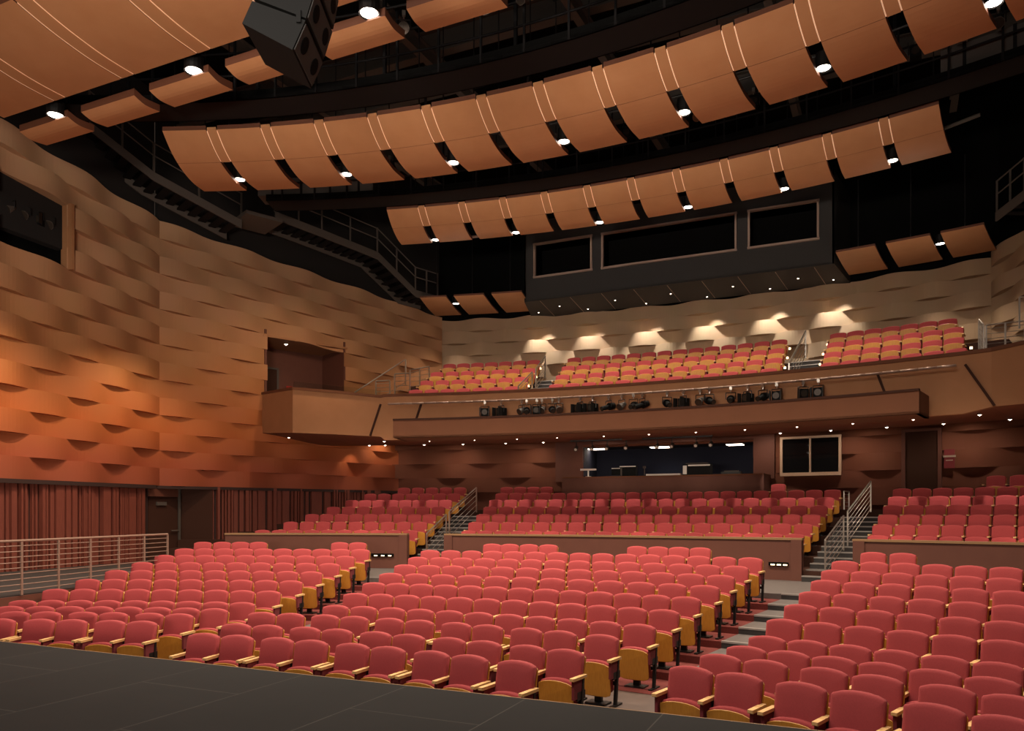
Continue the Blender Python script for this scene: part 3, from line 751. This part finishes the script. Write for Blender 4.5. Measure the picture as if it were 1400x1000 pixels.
# ------------------------------------------------------------------ downlights
def lamp(loc, power, size=95, blend=.6, col=(1, .84, .66), rad=.08, rot=(0, 0, 0)):
    l = bpy.data.lights.new('lamp', 'SPOT'); l.energy = power; l.spot_size = radians(size); l.spot_blend = blend; l.color = col; l.shadow_soft_size = rad
    o = bpy.data.objects.new('lamp', l); COL.objects.link(o); o.location = loc; o.rotation_euler = rot; return o
def aim(o, t): o.rotation_euler = (Vector(t) - o.location).to_track_quat('-Z', 'Y').to_euler()
def downlight(loc, label, group, r=.13, power=500, size=110, m='glow', h=.3):
    t = thing('downlight', label, 'downlight', loc, 0, group)
    mb = MB(); n = 16; rr = [(r * 1.12, 0), (r * 1.12, h), (r * .4, h), ]
    vs = []; fs = []
    for i in range(n):
        c, s_ = cos(2 * pi * i / n), sin(2 * pi * i / n)
        vs += [(r * c, r * s_, .03), (r * 1.15 * c, r * 1.15 * s_, 0), (r * 1.15 * c, r * 1.15 * s_, h)]
    for i in range(n):
        j = (i + 1) % n; fs += [(3 * i, 3 * j, 3 * j + 1, 3 * i + 1), (3 * i + 1, 3 * j + 1, 3 * j + 2, 3 * i + 2)]
    fs.append(tuple(3 * i + 2 for i in range(n)))
    mb.add(vs, fs); mb.build('housing', 'black', t, smooth=False)
    dz = .02 if r > .1 else .004
    mb = MB(); mb.add([(r * .97 * cos(2 * pi * i / n), r * .97 * sin(2 * pi * i / n), dz) for i in range(n)] + [(0, 0, dz - r * (.15 if r > .1 else .7))], [(i, (i + 1) % n, n) for i in range(n)]); mb.build('lens', m, t)
    if power: lamp((loc[0], loc[1], loc[2] - .03), power, size)
KP = 1.0
for i, p in enumerate([(-10.17, 19.38, 11.42), (-6.04, 19.38, 11.42), (-1.84, 19.35, 11.42), (2.3, 19.35, 11.42)]):
    downlight(p, f'glowing round downlight, {ORD[i]} from the left in the front ceiling band', 'downlights of the front ceiling band', .16, 1850 * KP)
for i, p in enumerate([(-8.6, 23.28), (-5.89, 24.17), (-3.09, 24.72), (-.22, 24.83), (2.59, 24.68), (5.4, 24.14), (8.1, 23.28)]):
    downlight(p + (11.27,), f'glowing round downlight, {ORD[i]} from the left in the middle ceiling band', 'downlights of the middle ceiling band', .13, 1700 * KP)
for i, p in enumerate([(-7.22, 31.03), (-4.41, 31.54), (-1.58, 31.83), (1.28, 31.76), (4.08, 31.58), (6.87, 30.88)]):
    downlight(p + (12.03,), f'glowing round downlight, {ORD[i]} from the left in the rear ceiling band', 'downlights of the rear ceiling band', .13, 800 * KP)
downlight(P(37.6, -.2515, 11.42), 'glowing round downlight between small panels left of the projection box', 'downlights beside the projection box', .13, 400)
downlight(P(37.6, .228, 11.42), 'glowing round downlight between small panels right of the projection box', 'downlights beside the projection box', .13, 400)
# wall washers under the projection box
for i, (x, y) in enumerate([(-6.45, 38.5), (-4.33, 38.82), (-1.88, 39.0), (.58, 39.05), (2.98, 38.93), (5.23, 38.7)]):
    downlight((x, y, 11.24), f'small wall washing downlight, {ORD[i]} from the left under the projection box rear edge', 'wall washers under the projection box', .035, 0, m='glow2', h=.06)
    lamp((x, y - .05, 11.2), 480, 76, .5, (1, .96, .87), .04, (radians(9), 0, 0))
for i, (x, y) in enumerate([(-5.27, 37.92), (-2.91, 38.03), (-.65, 38.03), (1.72, 38.04), (4.05, 38.0)]):
    downlight((x, y, 11.24), f'small downlight, {ORD[i]} from the left in the middle of the projection box underside', 'middle downlights under the projection box', .035, 50, 80, m='glow2', h=.06)
# balcony soffit downlights
for i, x in enumerate((-9.3, -7.7, -6.1, -4.6, -3.2, -1.6, -.1, 1.4, 2.9, 4.4, 5.9, 7.4, 8.9)):
    downlight((x, math.sqrt(32.35 ** 2 - x * x), 5.17), f'tiny downlight, {ORD[i]} from the left in the front row under the balcony', 'front row of downlights under the balcony', .05, 22, 120, m='glow2', h=.02)
for i, x in enumerate((-11.4, -10.8, -9.3, -7.8, -6.15, -4.7, 3.7, 5.25, 6.85, 8.35, 9.95)):
    downlight((x, math.sqrt(35.0 ** 2 - x * x), 5.27), f'tiny downlight, {ORD[i]} from the left in the rear row under the balcony', 'rear row of downlights under the balcony', .05, 22, 120, m='glow2', h=.02)
for a in (-.3, -.2, -.1, 0, .1, .22, .32): lamp(P(29.7, a, 2.1), 55, 150, .9, (1, .78, .58), .08, ((Vector(P(33, a, 5.3)) - Vector(P(29.7, a, 2.1))).to_track_quat('-Z', 'Y').to_euler()))   # added uplights without fixtures, brightening the balcony soffit
# wall washers under the left box, ceiling lamp in the niche
for s in (4.6, 7.3): lamp(on2(s, .42, 5.55), 60, 75, .5, (1, .72, .45), .04, (0, 0, 0))
downlight(on2(4.55, .4, 5.5), 'tiny downlight under the left box, shining on the wave wall', 'downlights under the left box', .05, 0, m='glow2', h=.03)
downlight(on2(4.9, -.6, 9.28), 'small round ceiling lamp inside the box niche on the left', 'lamps of the box niche', .07, 25, 130, m='glow2', h=.02)

# ------------------------------------------------------------------ projection box
pb = thing('projection_box', 'large dark grey projection box hanging above the balcony with three framed windows', 'projection booth', (0, 0, 0)); pb['kind'] = 'thing'
X0, X1, YF, YB = -6.38, 5.3, 36.8, 39.45
wins = [(-5.92, -3.5), (-3.05, 2.0), (2.46, 4.78)]
mb = MB()
xs = [X0] + [v for w in wins for v in w] + [X1]
for a, b in ((xs[0], xs[1]), (xs[2], xs[3]), (xs[4], xs[5]), (xs[6], xs[7])): mb.box(((a + b) / 2, YF + .05, 12.9), (b - a, .1, 1.4))
mb.box(((X0 + X1) / 2, YF + .05, 11.75), (X1 - X0, .1, .9)); mb.box(((X0 + X1) / 2, YF + .05, 14.05), (X1 - X0, .1, .9))
mb.build('front_wall', 'boxgrey', pb)
mb = MB(); mb.prism([(X0, YF), (X1, YF), (X1 + .5, YB), (X0 - .75, YB)], 11.26, 11.32); mb.build('underside', 'boxgrey', pb)
for (a, b) in (((X0, YF), (X0 - .75, YB)), ((X1, YF), (X1 + .5, YB))):
    mb = MB(); dx = .06 if a[0] < 0 else -.06; mb.prism([a, b, (b[0] + dx, b[1]), (a[0] + dx, a[1])], 11.3, 14.5); mb.build('side_wall', 'boxgrey', pb)
for j in range(9):
    x = X0 + (X1 - X0) * (j + .5) / 9; mb = MB(); mb.bar((x, YF + .1, 11.255), (x + (x + .5) * .06, YB - .1, 11.255), .012, 4); mb.build('joint', 'boxframe', pb)
for a, b in wins:
    mb = MB()
    for z in (12.2, 13.54): mb.box(((a + b) / 2, YF - .01, z), (b - a + .1, .14, .07))
    for x in (a, b): mb.box((x, YF - .01, 12.87), (.07, .14, 1.34))
    wf = mb.build('window_frame', 'boxframe', pb)
    mb = MB(); mb.box(((a + b) / 2, YF + .8, 12.87), (b - a, .02, 1.3)); mb.build('window_opening', 'dark', wf)

# ------------------------------------------------------------------ control booth below the balcony
b0, b1 = -.1095, .0665
mb = MB()
mb.ring(b0 - .02, b1 + .02, 40.6, 40.7, 2.4, 5.9, 10); mb.ring(b0 - .004, b0, RL, 40.7, 2.4, 5.9, 1); mb.ring(b1, b1 + .004, RL, 40.7, 2.4, 5.9, 1); mb.ring(b0, b1, RL + .15, 40.7, 5.4, 5.5, 6)
mb.build('wall_booth_interior', 'blue', kind='structure')
mb = MB(); mb.ring(b0 - .03, b0, RL - .14, RL + .05, 3.9, 5.9, 3); mb.ring(b1, b1 + .02, RL - .14, RL + .05, 3.9, 5.9, 3); mb.ring(b0, b1, RL - .14, RL + .05, 5.38, 5.9, 8); mb.build('wall_booth_surround', 'brown', kind='structure')
mb = MB(); mb.ring(-.124, .083, 36.45, 36.6, 2.5, 3.98, 12); mb.ring(.0745, .083, 36.45, 37.9, 2.5, 3.98, 1); mb.ring(-.124, -.122, 36.45, 37.9, 2.5, 3.98, 1)
ct = mb.build('control_counter', 'brown'); tag(ct, 'long brown control booth counter front below the dark blue opening', 'counter')
mb = MB(); mb.ring(-.124, .083, 36.42, 37.8, 3.98, 4.03, 12); mb.build('counter_top', 'fascia', ct)
def desk(name, label, cat, u, build, R=36.9):
    a = u; t = thing(name, label, cat, P(R, a, 4.03), -a); build(t); return t
def bx(t, nm, c, dd, m): mb = MB(); mb.box(c, dd); return mb.build(nm, m, t)
def dlamp(t): bx(t, 'base', (0, 0, .02), (.2, .2, .04), 'white'); bx(t, 'stem', (0, 0, .15), (.05, .05, .25), 'white'); bx(t, 'shade', (0, 0, .3), (.62, .14, .07), 'white')
desk('desk_lamp', 'small desk lamp with a flat white shade at the left end of the booth counter', 'lamp', -.098, dlamp)
def mon(t): bx(t, 'base', (0, 0, .02), (.24, .2, .04), 'black'); bx(t, 'screen', (0, 0, .2), (.42, .06, .26), 'rubber'); bx(t, 'bezel', (0, -.035, .325), (.42, .02, .03), 'white')
desk('monitor', 'small monitor with pale top on the booth counter beside the desk lamp', 'monitor', -.067, mon)
def rack(t): bx(t, 'case', (0, 0, .2), (.6, .4, .4), 'rubber'); bx(t, 'front_edge', (0, -.21, .38), (.62, .03, .04), 'white'); bx(t, 'face_panel', (-.25, -.21, .18), (.06, .02, .3), 'steelgrey')
desk('equipment_case', 'black equipment case on the booth counter, left of the paper stack', 'equipment', -.0545, rack)
def mic(t): bx(t, 'base', (0, 0, .015), (.14, .14, .03), 'black'); bx(t, 'stem', (0, 0, .17), (.03, .03, .32), 'steelgrey'); bx(t, 'head', (0, -.03, .35), (.1, .1, .08), 'steelgrey')
desk('microphone', 'thin gooseneck microphone between the black case and the paper stack', 'microphone', -.038, mic)
def pap(t): bx(t, 'sheet', (0, 0, .04), (1.3, .3, .08), 'white')
desk('paper_stack', 'long white paper stack lying on the middle of the booth counter', 'paper', -.018, pap)
def amp(t): bx(t, 'case', (0, 0, .21), (1.0, .5, .4), 'rubber'); bx(t, 'front_edge', (.1, -.255, .36), (.8, .02, .05), 'white'); bx(t, 'side_face', (-.42, -.26, .2), (.14, .02, .32), 'white'); bx(t, 'lid', (0, 0, .43), (.8, .45, .04), 'steelgrey')
desk('mixing_console', 'big black mixing console with pale edges right on the booth counter', 'console', .0165, amp)
def kb(t): bx(t, 'tray', (0, 0, .05), (.7, .3, .1), 'black'); bx(t, 'key_block', (.0, -.05, .12), (.5, .12, .05), 'steelgrey')
desk('keyboard', 'low black keyboard at the right end of the booth counter', 'keyboard', .05, kb)
for i, (a, w) in enumerate(((-.1, .75), (-.033, .75), (.043, .6))):
    t = thing('booth_ceiling_light', f'white rectangular ceiling light, {ORD[i]} from the left inside the control booth', 'light', P(39.0, a, 5.3), -a, 'ceiling lights in the control booth')
    bx(t, 'diffuser', (0, 0, 0), (w, .5, .03), 'glow2'); bx(t, 'frame', (0, 0, .03), (w + .06, .56, .04), 'steelgrey')
lamp(P(39.4, -.03, 5.2), 14, 150, .6, (.75, .85, 1), .2)
# track lights in front of the booth
hd = 0
TR = [(-.1, -.045, (-.0935, -.0765, -.0605, -.0405)), (-.024, .0465, (-.0085, .0065, .0305, .045))]
for ti, (a0, a1, hs) in enumerate(TR):
    t = thing('track_rail', f'black lighting track under the balcony, {("left", "right")[ti]} of the two before the booth', 'lighting track', P(34.3, (a0 + a1) / 2, 5.22), -(a0 + a1) / 2, 'lighting tracks before the booth')
    bx(t, 'rail', (0, 0, 0), ((a1 - a0) * 34.3, .04, .05), 'black')
    for a in hs:
        hd += 1
        h = thing('track_spotlight', f'small black track spotlight before the booth, {ORD[hd - 1]} from the left', 'spotlight', P(34.3, a, 5.2), -a, 'track spotlights before the booth')
        bx(h, 'stem', (0, 0, -.1), (.03, .03, .18), 'black')
        mb = MB(); mb.bar((0, .07, -.2), (0, -.12, -.3), .06, 10, .075); mb.build('head', 'steelgrey', h)
        mb = MB(); mb.bar((0, -.115, -.297), (0, -.125, -.303), .05, 10); mb.build('lens', 'white', h); aim(lamp(P(34.3, a, 4.83), 25, 60, .5, (1, .84, .66), .03), P(36.4, a, 3.6))
# framed double window right of the booth
w2 = thing('window_1', 'silver framed double window in the rear wall right of the control booth', 'window', P(RL - .22, .1197, 3.98), -.1197); w2['kind'] = 'structure'
W_ = 1.98
mb = MB(); mb.box((0, 0, .68), (W_ - .1, .02, 1.25)); mb.build('pane', 'paneglass', w2)
mb = MB()
for x in (-W_ / 2, 0, W_ / 2): mb.box((x, -.02, .68), (.09 if x else .06, .12, 1.36))
mb.box((0, -.02, .04), (W_ + .09, .14, .12)); mb.box((0, -.02, 1.36), (W_ + .09, .12, .08)); mb.build('window_frame', 'silver', w2)
# dark door recess at the right, small wall plaque
mb = MB(); mb.ring(.199, .2265, RL - .12, RL - .06, 2.4, 5.35, 3); d3 = mb.build('door_3', 'dkbrown', kind='structure')
mb = MB(); mb.ring(.197, .2, RL - .17, RL - .05, 2.4, 5.42, 1); mb.ring(.2255, .2285, RL - .17, RL - .05, 2.4, 5.42, 1); mb.ring(.197, .2285, RL - .17, RL - .05, 5.35, 5.43, 3); mb.build('door_frame', 'brown', d3)
pl = thing('wall_plaque', 'small dark red plaque with two pale lines right of the rear door', 'sign', P(RL - .16, .2345, 4.4), -.2345)
bx(pl, 'plate', (0, 0, 0), (.3, .03, .62), 'redside'); bx(pl, 'upper_line', (0, -.02, .08), (.36, .02, .06), 'boxframe'); bx(pl, 'lower_line', (0, -.02, -.05), (.2, .02, .03), 'boxframe')

# ------------------------------------------------------------------ stage spotlights
def spot_proto(kind):
    t = bpy.data.objects.new('stage_spotlight', None); COL.objects.link(t); t['category'] = 'spotlight'
    mb = MB(); mb.box((0, 0, -.03), (.07, .07, .1)); mb.bar((0, 0, -.05), (0, 0, -.14), .02, 6); mb.build('clamp', 'chrome' if kind != 3 else 'black', t)
    mb = MB(); mb.path([(-.14, 0, -.36), (-.14, 0, -.16), (.14, 0, -.16), (.14, 0, -.36)], .012, 5); mb.build('yoke', 'black', t)
    if kind == 0:       # ellipsoidal
        mb = MB(); mb.bar((0, .22, -.29), (0, .02, -.35), .09, 12, .12); mb.bar((0, .02, -.35), (0, -.28, -.44), .075, 12); b = mb.build('body', 'rubber', t)
        mb = MB(); mb.bar((0, -.275, -.438), (0, -.285, -.441), .066, 12); mb.build('lens', 'lens', b)
    elif kind == 1:     # square fresnel with barn doors
        mb = MB(); mb.box((0, .02, -.36), (.24, .26, .26)); b = mb.build('body', 'rubber', t)
        mb = MB(); mb.bar((0, -.112, -.36), (0, -.125, -.36), .095, 14); mb.build('lens', 'lens', b)
        for s in (-1, 1):
            mb = MB(); mb.box((s * .15, -.18, -.36), (.015, .16, .28)); mb.build('barn_door', 'black', t)
    else:               # small reflector lamp, tilted
        mb = MB(); mb.bar((0, .14, -.26), (0, -.1, -.4), .06, 12, .12); b = mb.build('body', 'steelgrey', t)
        mb = MB(); mb.bar((0, -.102, -.401), (0, -.108, -.404), .11, 12); mb.build('lens', 'lens', b)
    t['_n'] = 0
    return t
SP = [spot_proto(k) for k in range(3)]
def spot(kind, loc, rz, label, group, sc=1.0):
    p = SP[kind]
    if not p['_n']: p['_n'] = 1; o = p; o.location = loc; o.rotation_euler = (0, 0, rz); o['label'] = label; o['group'] = group
    else: o = copy_tree(p, loc, (0, 0, rz), label, group)
    o.scale = (sc, sc, sc); return o
def uang(u, R):       # bearing on a ring of radius R seen at a picture column, from the surveyed camera station
    k = (u - 700) / 1042; x = -sin(YAW) + cos(YAW) * k; y = cos(YAW) + sin(YAW) * k
    A_ = x * x + y * y; B_ = CX * x + CY * y; C_ = CX * CX + CY * CY - R * R; dd = (-B_ + math.sqrt(B_ * B_ - A_ * C_)) / A_
    return atan2(CX + dd * x, CY + dd * y)
KINDN = ('tube-bodied', 'square', 'round')
us = [(663, 1), (685, 1), (713, 2), (720, 0), (734, 1), (741, 2), (755, 0), (764, 2), (793, 1), (810, 1), (832, 0), (850, 2), (866, 0), (878, 0), (912, 0), (934, 1), (957, 2), (970, 0), (999, 0), (1022, 1), (1043, 0), (1062, 1), (1098, 1), (1119, 1)]
for i, (u, k) in enumerate(us):
    a = uang(u, 31.4)
    lab = f'{KINDN[k]} stage spotlight on the balcony pipe, {ORD[i] if i < 20 else ["twenty-first", "twenty-second", "twenty-third", "twenty-fourth"][i - 20]} from the left'
    spot(k, P(31.4, a, 6.34), -a + random.uniform(-.7, .7), lab, 'spotlights on the balcony pipe', 1.0)

# ------------------------------------------------------------------ catwalks
def catwalk(nm, R0, R1, z, a0, a1, h, lab, dz=.45, posts=22):
    t = thing('catwalk', lab, 'catwalk')
    mb = MB(); mb.ring(a0, a1, R0, R1, z, z + .08, 40); mb.build('deck', 'cwalk', t)
    mb = MB(); mb.ring(a0, a1, R1 - .03, R1, z, z + dz, 40); mb.build('rear_fascia', 'dark', t)
    mb = MB(); mb.ring(a0, a1, R0, R0 + .03, z, z + .2, 40); mb.build('toe_board', 'dark', t)
    for zz in (.55, 1.05):
        mb = MB(); mb.path([P(R0, a0 + (a1 - a0) * i / 40, z + zz) for i in range(41)], .024, 6); mb.build('guard_rail', 'cwalk', t)
    mb = MB(); mb.path([P(R0 - .12, a0 + (a1 - a0) * i / 40, z + 1.5) for i in range(41)], .03, 6); mb.build('lighting_pipe', 'black', t)
    for i in range(posts):
        a = a0 + (a1 - a0) * (i + .5) / posts; mb = MB(); mb.bar(P(R0, a, z), P(R0, a, z + 1.6), .022, square=True); mb.build('post', 'cwalk', t)
    for i in range(posts // 3):
        a = a0 + (a1 - a0) * (i + .5) / (posts // 3); mb = MB(); mb.bar(P(R1 - .1, a, z + .1), P(R1 - .1, a, 17.3), .035, square=True); mb.build('hanger', 'cwalk', t)
catwalk('front', 22.15, 22.95, 11.85, -.5, .45, 0, 'black curved catwalk with railing between the front and middle ceiling bands', .35)
catwalk('mid', 29.2, 30.05, 12.55, -.39, .4, 0, 'black curved catwalk with railing between the middle and rear ceiling bands', .35)
for a0, a1, lab in ((-.40, -.272, 'long dark grey duct in the dark left of the rear ceiling band'), (.268, .40, 'long dark grey duct in the dark right of the rear ceiling band')):
    mb = MB(); mb.ring(a0, a1, 29.3, 30.0, 12.75, 13.3, 10); o = mb.build('ceiling_duct', 'steelgrey'); tag(o, lab, 'duct')
    for i in range(4):
        a = a0 + (a1 - a0) * (i + .5) / 4; mb = MB(); mb.ring(a - .0012, a + .0012, 29.28, 30.02, 12.73, 13.32, 1); mb.build('duct_flange', 'cwalk', o)
# fixtures on the catwalk pipes
for nm, R, z, lst in (('front catwalk', 22.03, 13.2, [(395, 2), (440, 0), (492, 1), (552, 2), (608, 2), (663, 2), (716, 2), (760, 1), (830, 0), (905, 2)]),
                      ('rear catwalk', 29.08, 13.95, [(440, 2), (478, 2), (533, 1), (600, 0), (648, 2), (676, 2), (712, 2), (760, 1), (790, 2), (828, 0), (860, 1), (955, 2), (985, 0), (1030, 1), (1070, 2), (1112, 0), (1180, 2), (1252, 1), (1315, 2), (1365, 2)])):
    for i, (u, k) in enumerate(lst):
        a = uang(u, R); spot(k, P(R, a, z - (.25 if R > 25 else 0)), -a + random.uniform(-.5, .5), f'dark {KINDN[k]} stage spotlight, {ORD[i]} from the left on the {nm}', f'spotlights on the {nm}', 1.0)
for i, c in enumerate((4.72, 5.08, 5.42, 5.72)):
    spot((2, 2, 1, 2)[i], on1(c * CL1, -.3, 11.62), ang1 - pi / 2 + (-.3, .25, .1, .4)[i] + pi / 2 * .2, f'stage spotlight in the left wall slot, {ORD[i]} from its near end', 'spotlights in the left wall slot', 1.15)

# roof trusses and beams, faint in the dark
def beam(p, q, w, h, m, lab, name='roof_beam'):
    mb = MB(); p, q = Vector(p), Vector(q); l = (q - p).length; c = (p + q) / 2
    mb.box((0, 0, h / 2 - .02), (l, w, .04)); mb.box((0, 0, -h / 2 + .02), (l, w, .04)); mb.box((0, 0, 0), (l, .03, h - .04))
    o = mb.build(name, m); o.location = c; d_ = q - p; o.rotation_euler = (0, -atan2(d_.z, hypot(d_.x, d_.y)), atan2(d_.y, d_.x)); tag(o, lab, 'beam', 'steel roof beams'); return o
for i, y in enumerate((20.8, 23.2, 27.6, 29.5, 33.5)):
    beam((-15.5, y, 16.4), (15, y, 16.4), .3, .7, 'steelgrey', f'dark steel roof beam across the hall, {ORD[i]} from the stage')
for i, x in enumerate((-10, -5.5, -1, 3.5, 8)):
    beam((x, 16.5, 15.6), (x + .8, 36, 15.6), .2, .45, 'steelgrey', f'dark steel roof beam along the hall, {ORD[i]} from the left')
for i, (p, q, lab) in enumerate((((-8.6, 34.0, 13.2), (-5.6, 34.6, 13.3), 'pale pipe in the dark left of the projection box'), ((6.2, 31.8, 12.6), (8.9, 31.0, 12.9), 'pale pipe in the dark right of the rear ceiling band'))):
    mb = MB(); mb.bar((0, 0, 0), tuple(Vector(q) - Vector(p)), .05, 8); o = mb.build('ceiling_pipe', 'steelgrey' if i else 'boxframe'); o.location = p; tag(o, lab, 'pipe')

# catwalk stairs along the side walls
def cstair(lab, pts, width, nrm, rails=True, grp=None):
    """pts: polyline of the near stringer; nrm points away from the wall"""
    t = thing('catwalk_stairs', lab, 'stairs', (0, 0, 0), 0, grp); q = [Vector(p) for p in pts]; w = Vector((-nrm[0] * width, -nrm[1] * width, 0)); up = Vector((0, 0, 1))
    for off in (Vector((0, 0, 0)), w):
        mb = MB()
        for a, b in zip(q, q[1:]):
            mb.add([a + off, b + off, b + off - up * .28, a + off - up * .28], [(0, 1, 2, 3)])
            e = Vector((nrm[0], nrm[1], 0)) * .05; mb.add([a + off + e, b + off + e, b + off - up * .28 + e, a + off - up * .28 + e, a + off, b + off, b + off - up * .28, a + off - up * .28], [(0, 1, 2, 3), (0, 1, 5, 4), (2, 3, 7, 6), (1, 2, 6, 5), (0, 4, 7, 3)])
        mb.build('stringer', 'steelgrey', t)
    L = sum((b - a).length for a, b in zip(q, q[1:])); n = int(L / .34); acc = 0
    for a, b in zip(q, q[1:]):
        m_ = max(1, int((b - a).length / .34))
        for i in range(m_):
            p = a.lerp(b, (i + .5) / m_) - up * .1; d_ = (b - a); d_.z = 0; d_.normalize(); d_ *= .13
            mb = MB(); mb.add([p - d_, p + d_, p + d_ + w, p - d_ + w], [(0, 1, 2, 3)]); mb.add([p - d_ - up * .04, p + d_ - up * .04, p + d_ + w - up * .04, p - d_ + w - up * .04], [(0, 1, 2, 3)]); mb.build('tread', 'cwalk', t)
    if rails:
        for zz in (.55, .95):
            mb = MB(); mb.path([p + up * zz for p in q], .022, 6); mb.build('hand_rail', 'steelgrey', t)
        for p in q + [a.lerp(b, .5) for a, b in zip(q, q[1:])]:
            mb = MB(); mb.bar(p, p + up * .97, .024, square=True); mb.build('post', 'steelgrey', t)
cstair('dark steel catwalk stairs high on the left wall, nearer flight', [(-15.4, 24.1, 14.6), (-14.66, 25.81, 13.61), (-13.47, 28.42, 12.78)], 1.4, (.9097, -.4154))
cstair('dark steel catwalk stairs high on the left wall, farther flight down to the rear', [(-12.95, 29.5, 13.4), (-12.2, 31.19, 13.2), (-11.21, 33.36, 12.9), (-10.46, 34.99, 11.75), (-10.0, 36.0, 11.7)], 1.3, (.9097, -.4154))
pf = MB(); pf.box((-13.35, 29.0, 12.9), (1.3, 1.5, .12), atan2(10.95, 5.0)); o = pf.build('catwalk_platform', 'steelgrey'); tag(o, 'dark steel platform between the two left catwalk stair flights', 'platform')
cstair('dark steel catwalk stairs high on the right wall', [(12.6, 28.4, 15.2), (11.6, 31.0, 13.6), (10.4, 34.2, 11.9), (9.9, 35.4, 11.8)], .9, (-.9097, -.4154))

# hanging line array loudspeaker
ls = thing('line_array_speaker', 'large black curved line array loudspeaker hanging at upper left', 'loudspeaker', (-.85, 16.5, .12), radians(-66))
zs = [(10.95, .0, .0), (10.52, .0, .02), (10.1, -.03, .08), (9.69, -.09, .18), (9.29, -.19, .3), (8.91, -.33, .42)]
for i, (z, y, tl) in enumerate(zs):
    mb = MB(); mb.add([(-.46, -.38, -.16), (.46, -.38, -.16), (.46, .36, -.21), (-.46, .36, -.21), (-.46, -.38, .16), (.46, -.38, .16), (.46, .36, .21), (-.46, .36, .21)], [(3, 2, 1, 0), (4, 5, 6, 7), (0, 1, 5, 4), (1, 2, 6, 5), (2, 3, 7, 6), (3, 0, 4, 7)]); c = mb.build('cabinet', 'rubber', ls); c.location = (.0, y, z); c.rotation_euler = (-tl, 0, 0)
    mb = MB(); mb.box((0, .365, 0), (.86, .02, .36)); g = mb.build('grille', 'boxgrey', c)
    for q in (-.24, .24):
        mb = MB(); mb.bar((q, .372, 0), (q, .384, 0), .11, 12); mb.build('driver', 'dark', c)
mb = MB(); mb.box((0, -.05, 11.22), (.9, .5, .1)); mb.box((.47, 0, 9.0), (.03, .06, .16)); mb.bar((0, -.05, 11.2), (0, -.05, 14), .03); mb.build('fly_frame', 'rubber', ls)

# ------------------------------------------------------------------ hall lights, with added fill lamps
def area(loc, target, sx, sy, power, col):
    l = bpy.data.lights.new('unseen_area_lamp', 'AREA'); l.shape = 'RECTANGLE'; l.size = sx; l.size_y = sy; l.energy = power; l.color = col
    o = bpy.data.objects.new('unseen_area_lamp', l); COL.objects.link(o); o.location = loc
    o.rotation_euler = (Vector(target) - Vector(loc)).to_track_quat('-Z', 'Y').to_euler(); return o
area((0, 5, 10.5), (0, 25, 5), 12, 3, 130, (1, .9, .8))  # unseen fill added above the stage
area((1, 10.6, 11.8), (1, 16.5, 0), 13, 1.5, 1100, (1, .89, .78))      # overhead stage lighting bar
def wash(loc, target, sx, sy, power, col, spread): area(loc, target, sx, sy, power, col).data.spread = radians(spread)
wash((0, -2, 2.6), (0, 25, 11.8), 10, 1, 320, (1, .85, .7), 40)      # added uplight, unseen behind the camera, brightening the ceiling bands
wash((7, 0, 2.8), (-15.7, 24, 9), 4, 1.5, 400, (1, .84, .7), 60)   # unseen fill added to flatten contrast on the left wall
_l = lamp(P(34.2, .092, 5.2), 160, 24, .4, (1, .88, .76), .03); _l.rotation_euler = (Vector(P(36.9, .0945, 3.4)) - _l.location).to_track_quat('-Z', 'Y').to_euler()  # spot added to brighten the loose chair
for a in (-.235, .21): lamp(P(35.2, a, 9.0), 90, 150, .8, (1, .84, .66), .1, (pi, 0, 0))  # unseen uplights added to brighten the small ceiling panels
def aim(o, t): o.rotation_euler = (Vector(t) - o.location).to_track_quat('-Z', 'Y').to_euler()
for y_ in (20.6, 25.4): aim(lamp((-12.7 - (.3 if y_ > 22 else 0), y_, 8.2), 520, 112, .9, (1, .7, .44), .03), (-15.8, y_ - .1, 3.6))
aim(lamp((-10.2, 29.0, 9.6), 360, 140, .9, (1, .72, .48), .03), (-14.0, 31.5, 5))
# narrow downlights in the balcony soffit over the last rows
for i in range(17):
    a = -.33 + .66 * i / 16; aim(lamp(P(33.55, a + random.uniform(-.007, .007), 5.15), 230, 30, .3, (1, .86, .74), .03), P(34.66, a, 2.95))
for i in range(9):
    a = -.33 + .66 * i / 8; lamp(P(36.8, a, 5.85), 110, 150, .8, (1, .82, .64), .1)  # unseen lamps added to brighten the rear wall under the balcony
for a in (-.2, -.07, .07, .2): lamp(P(35.5, a, 11.6), 130, 120, .8, (1, .86, .68), .1)

w = bpy.data.worlds.new('hall_air'); SC.world = w; w.use_nodes = True
w.node_tree.nodes['Background'].inputs[0].default_value = (1, .72, .55, 1); w.node_tree.nodes['Background'].inputs[1].default_value = .035
SC.view_settings.view_transform = 'Standard'; SC.view_settings.look = 'None'; SC.view_settings.exposure = 0
for o in list(SC.objects):
    for k in ('_used', '_n'):
        if k in o: del o[k]
print('SEATS', NSEAT, 'FAR', len(far))
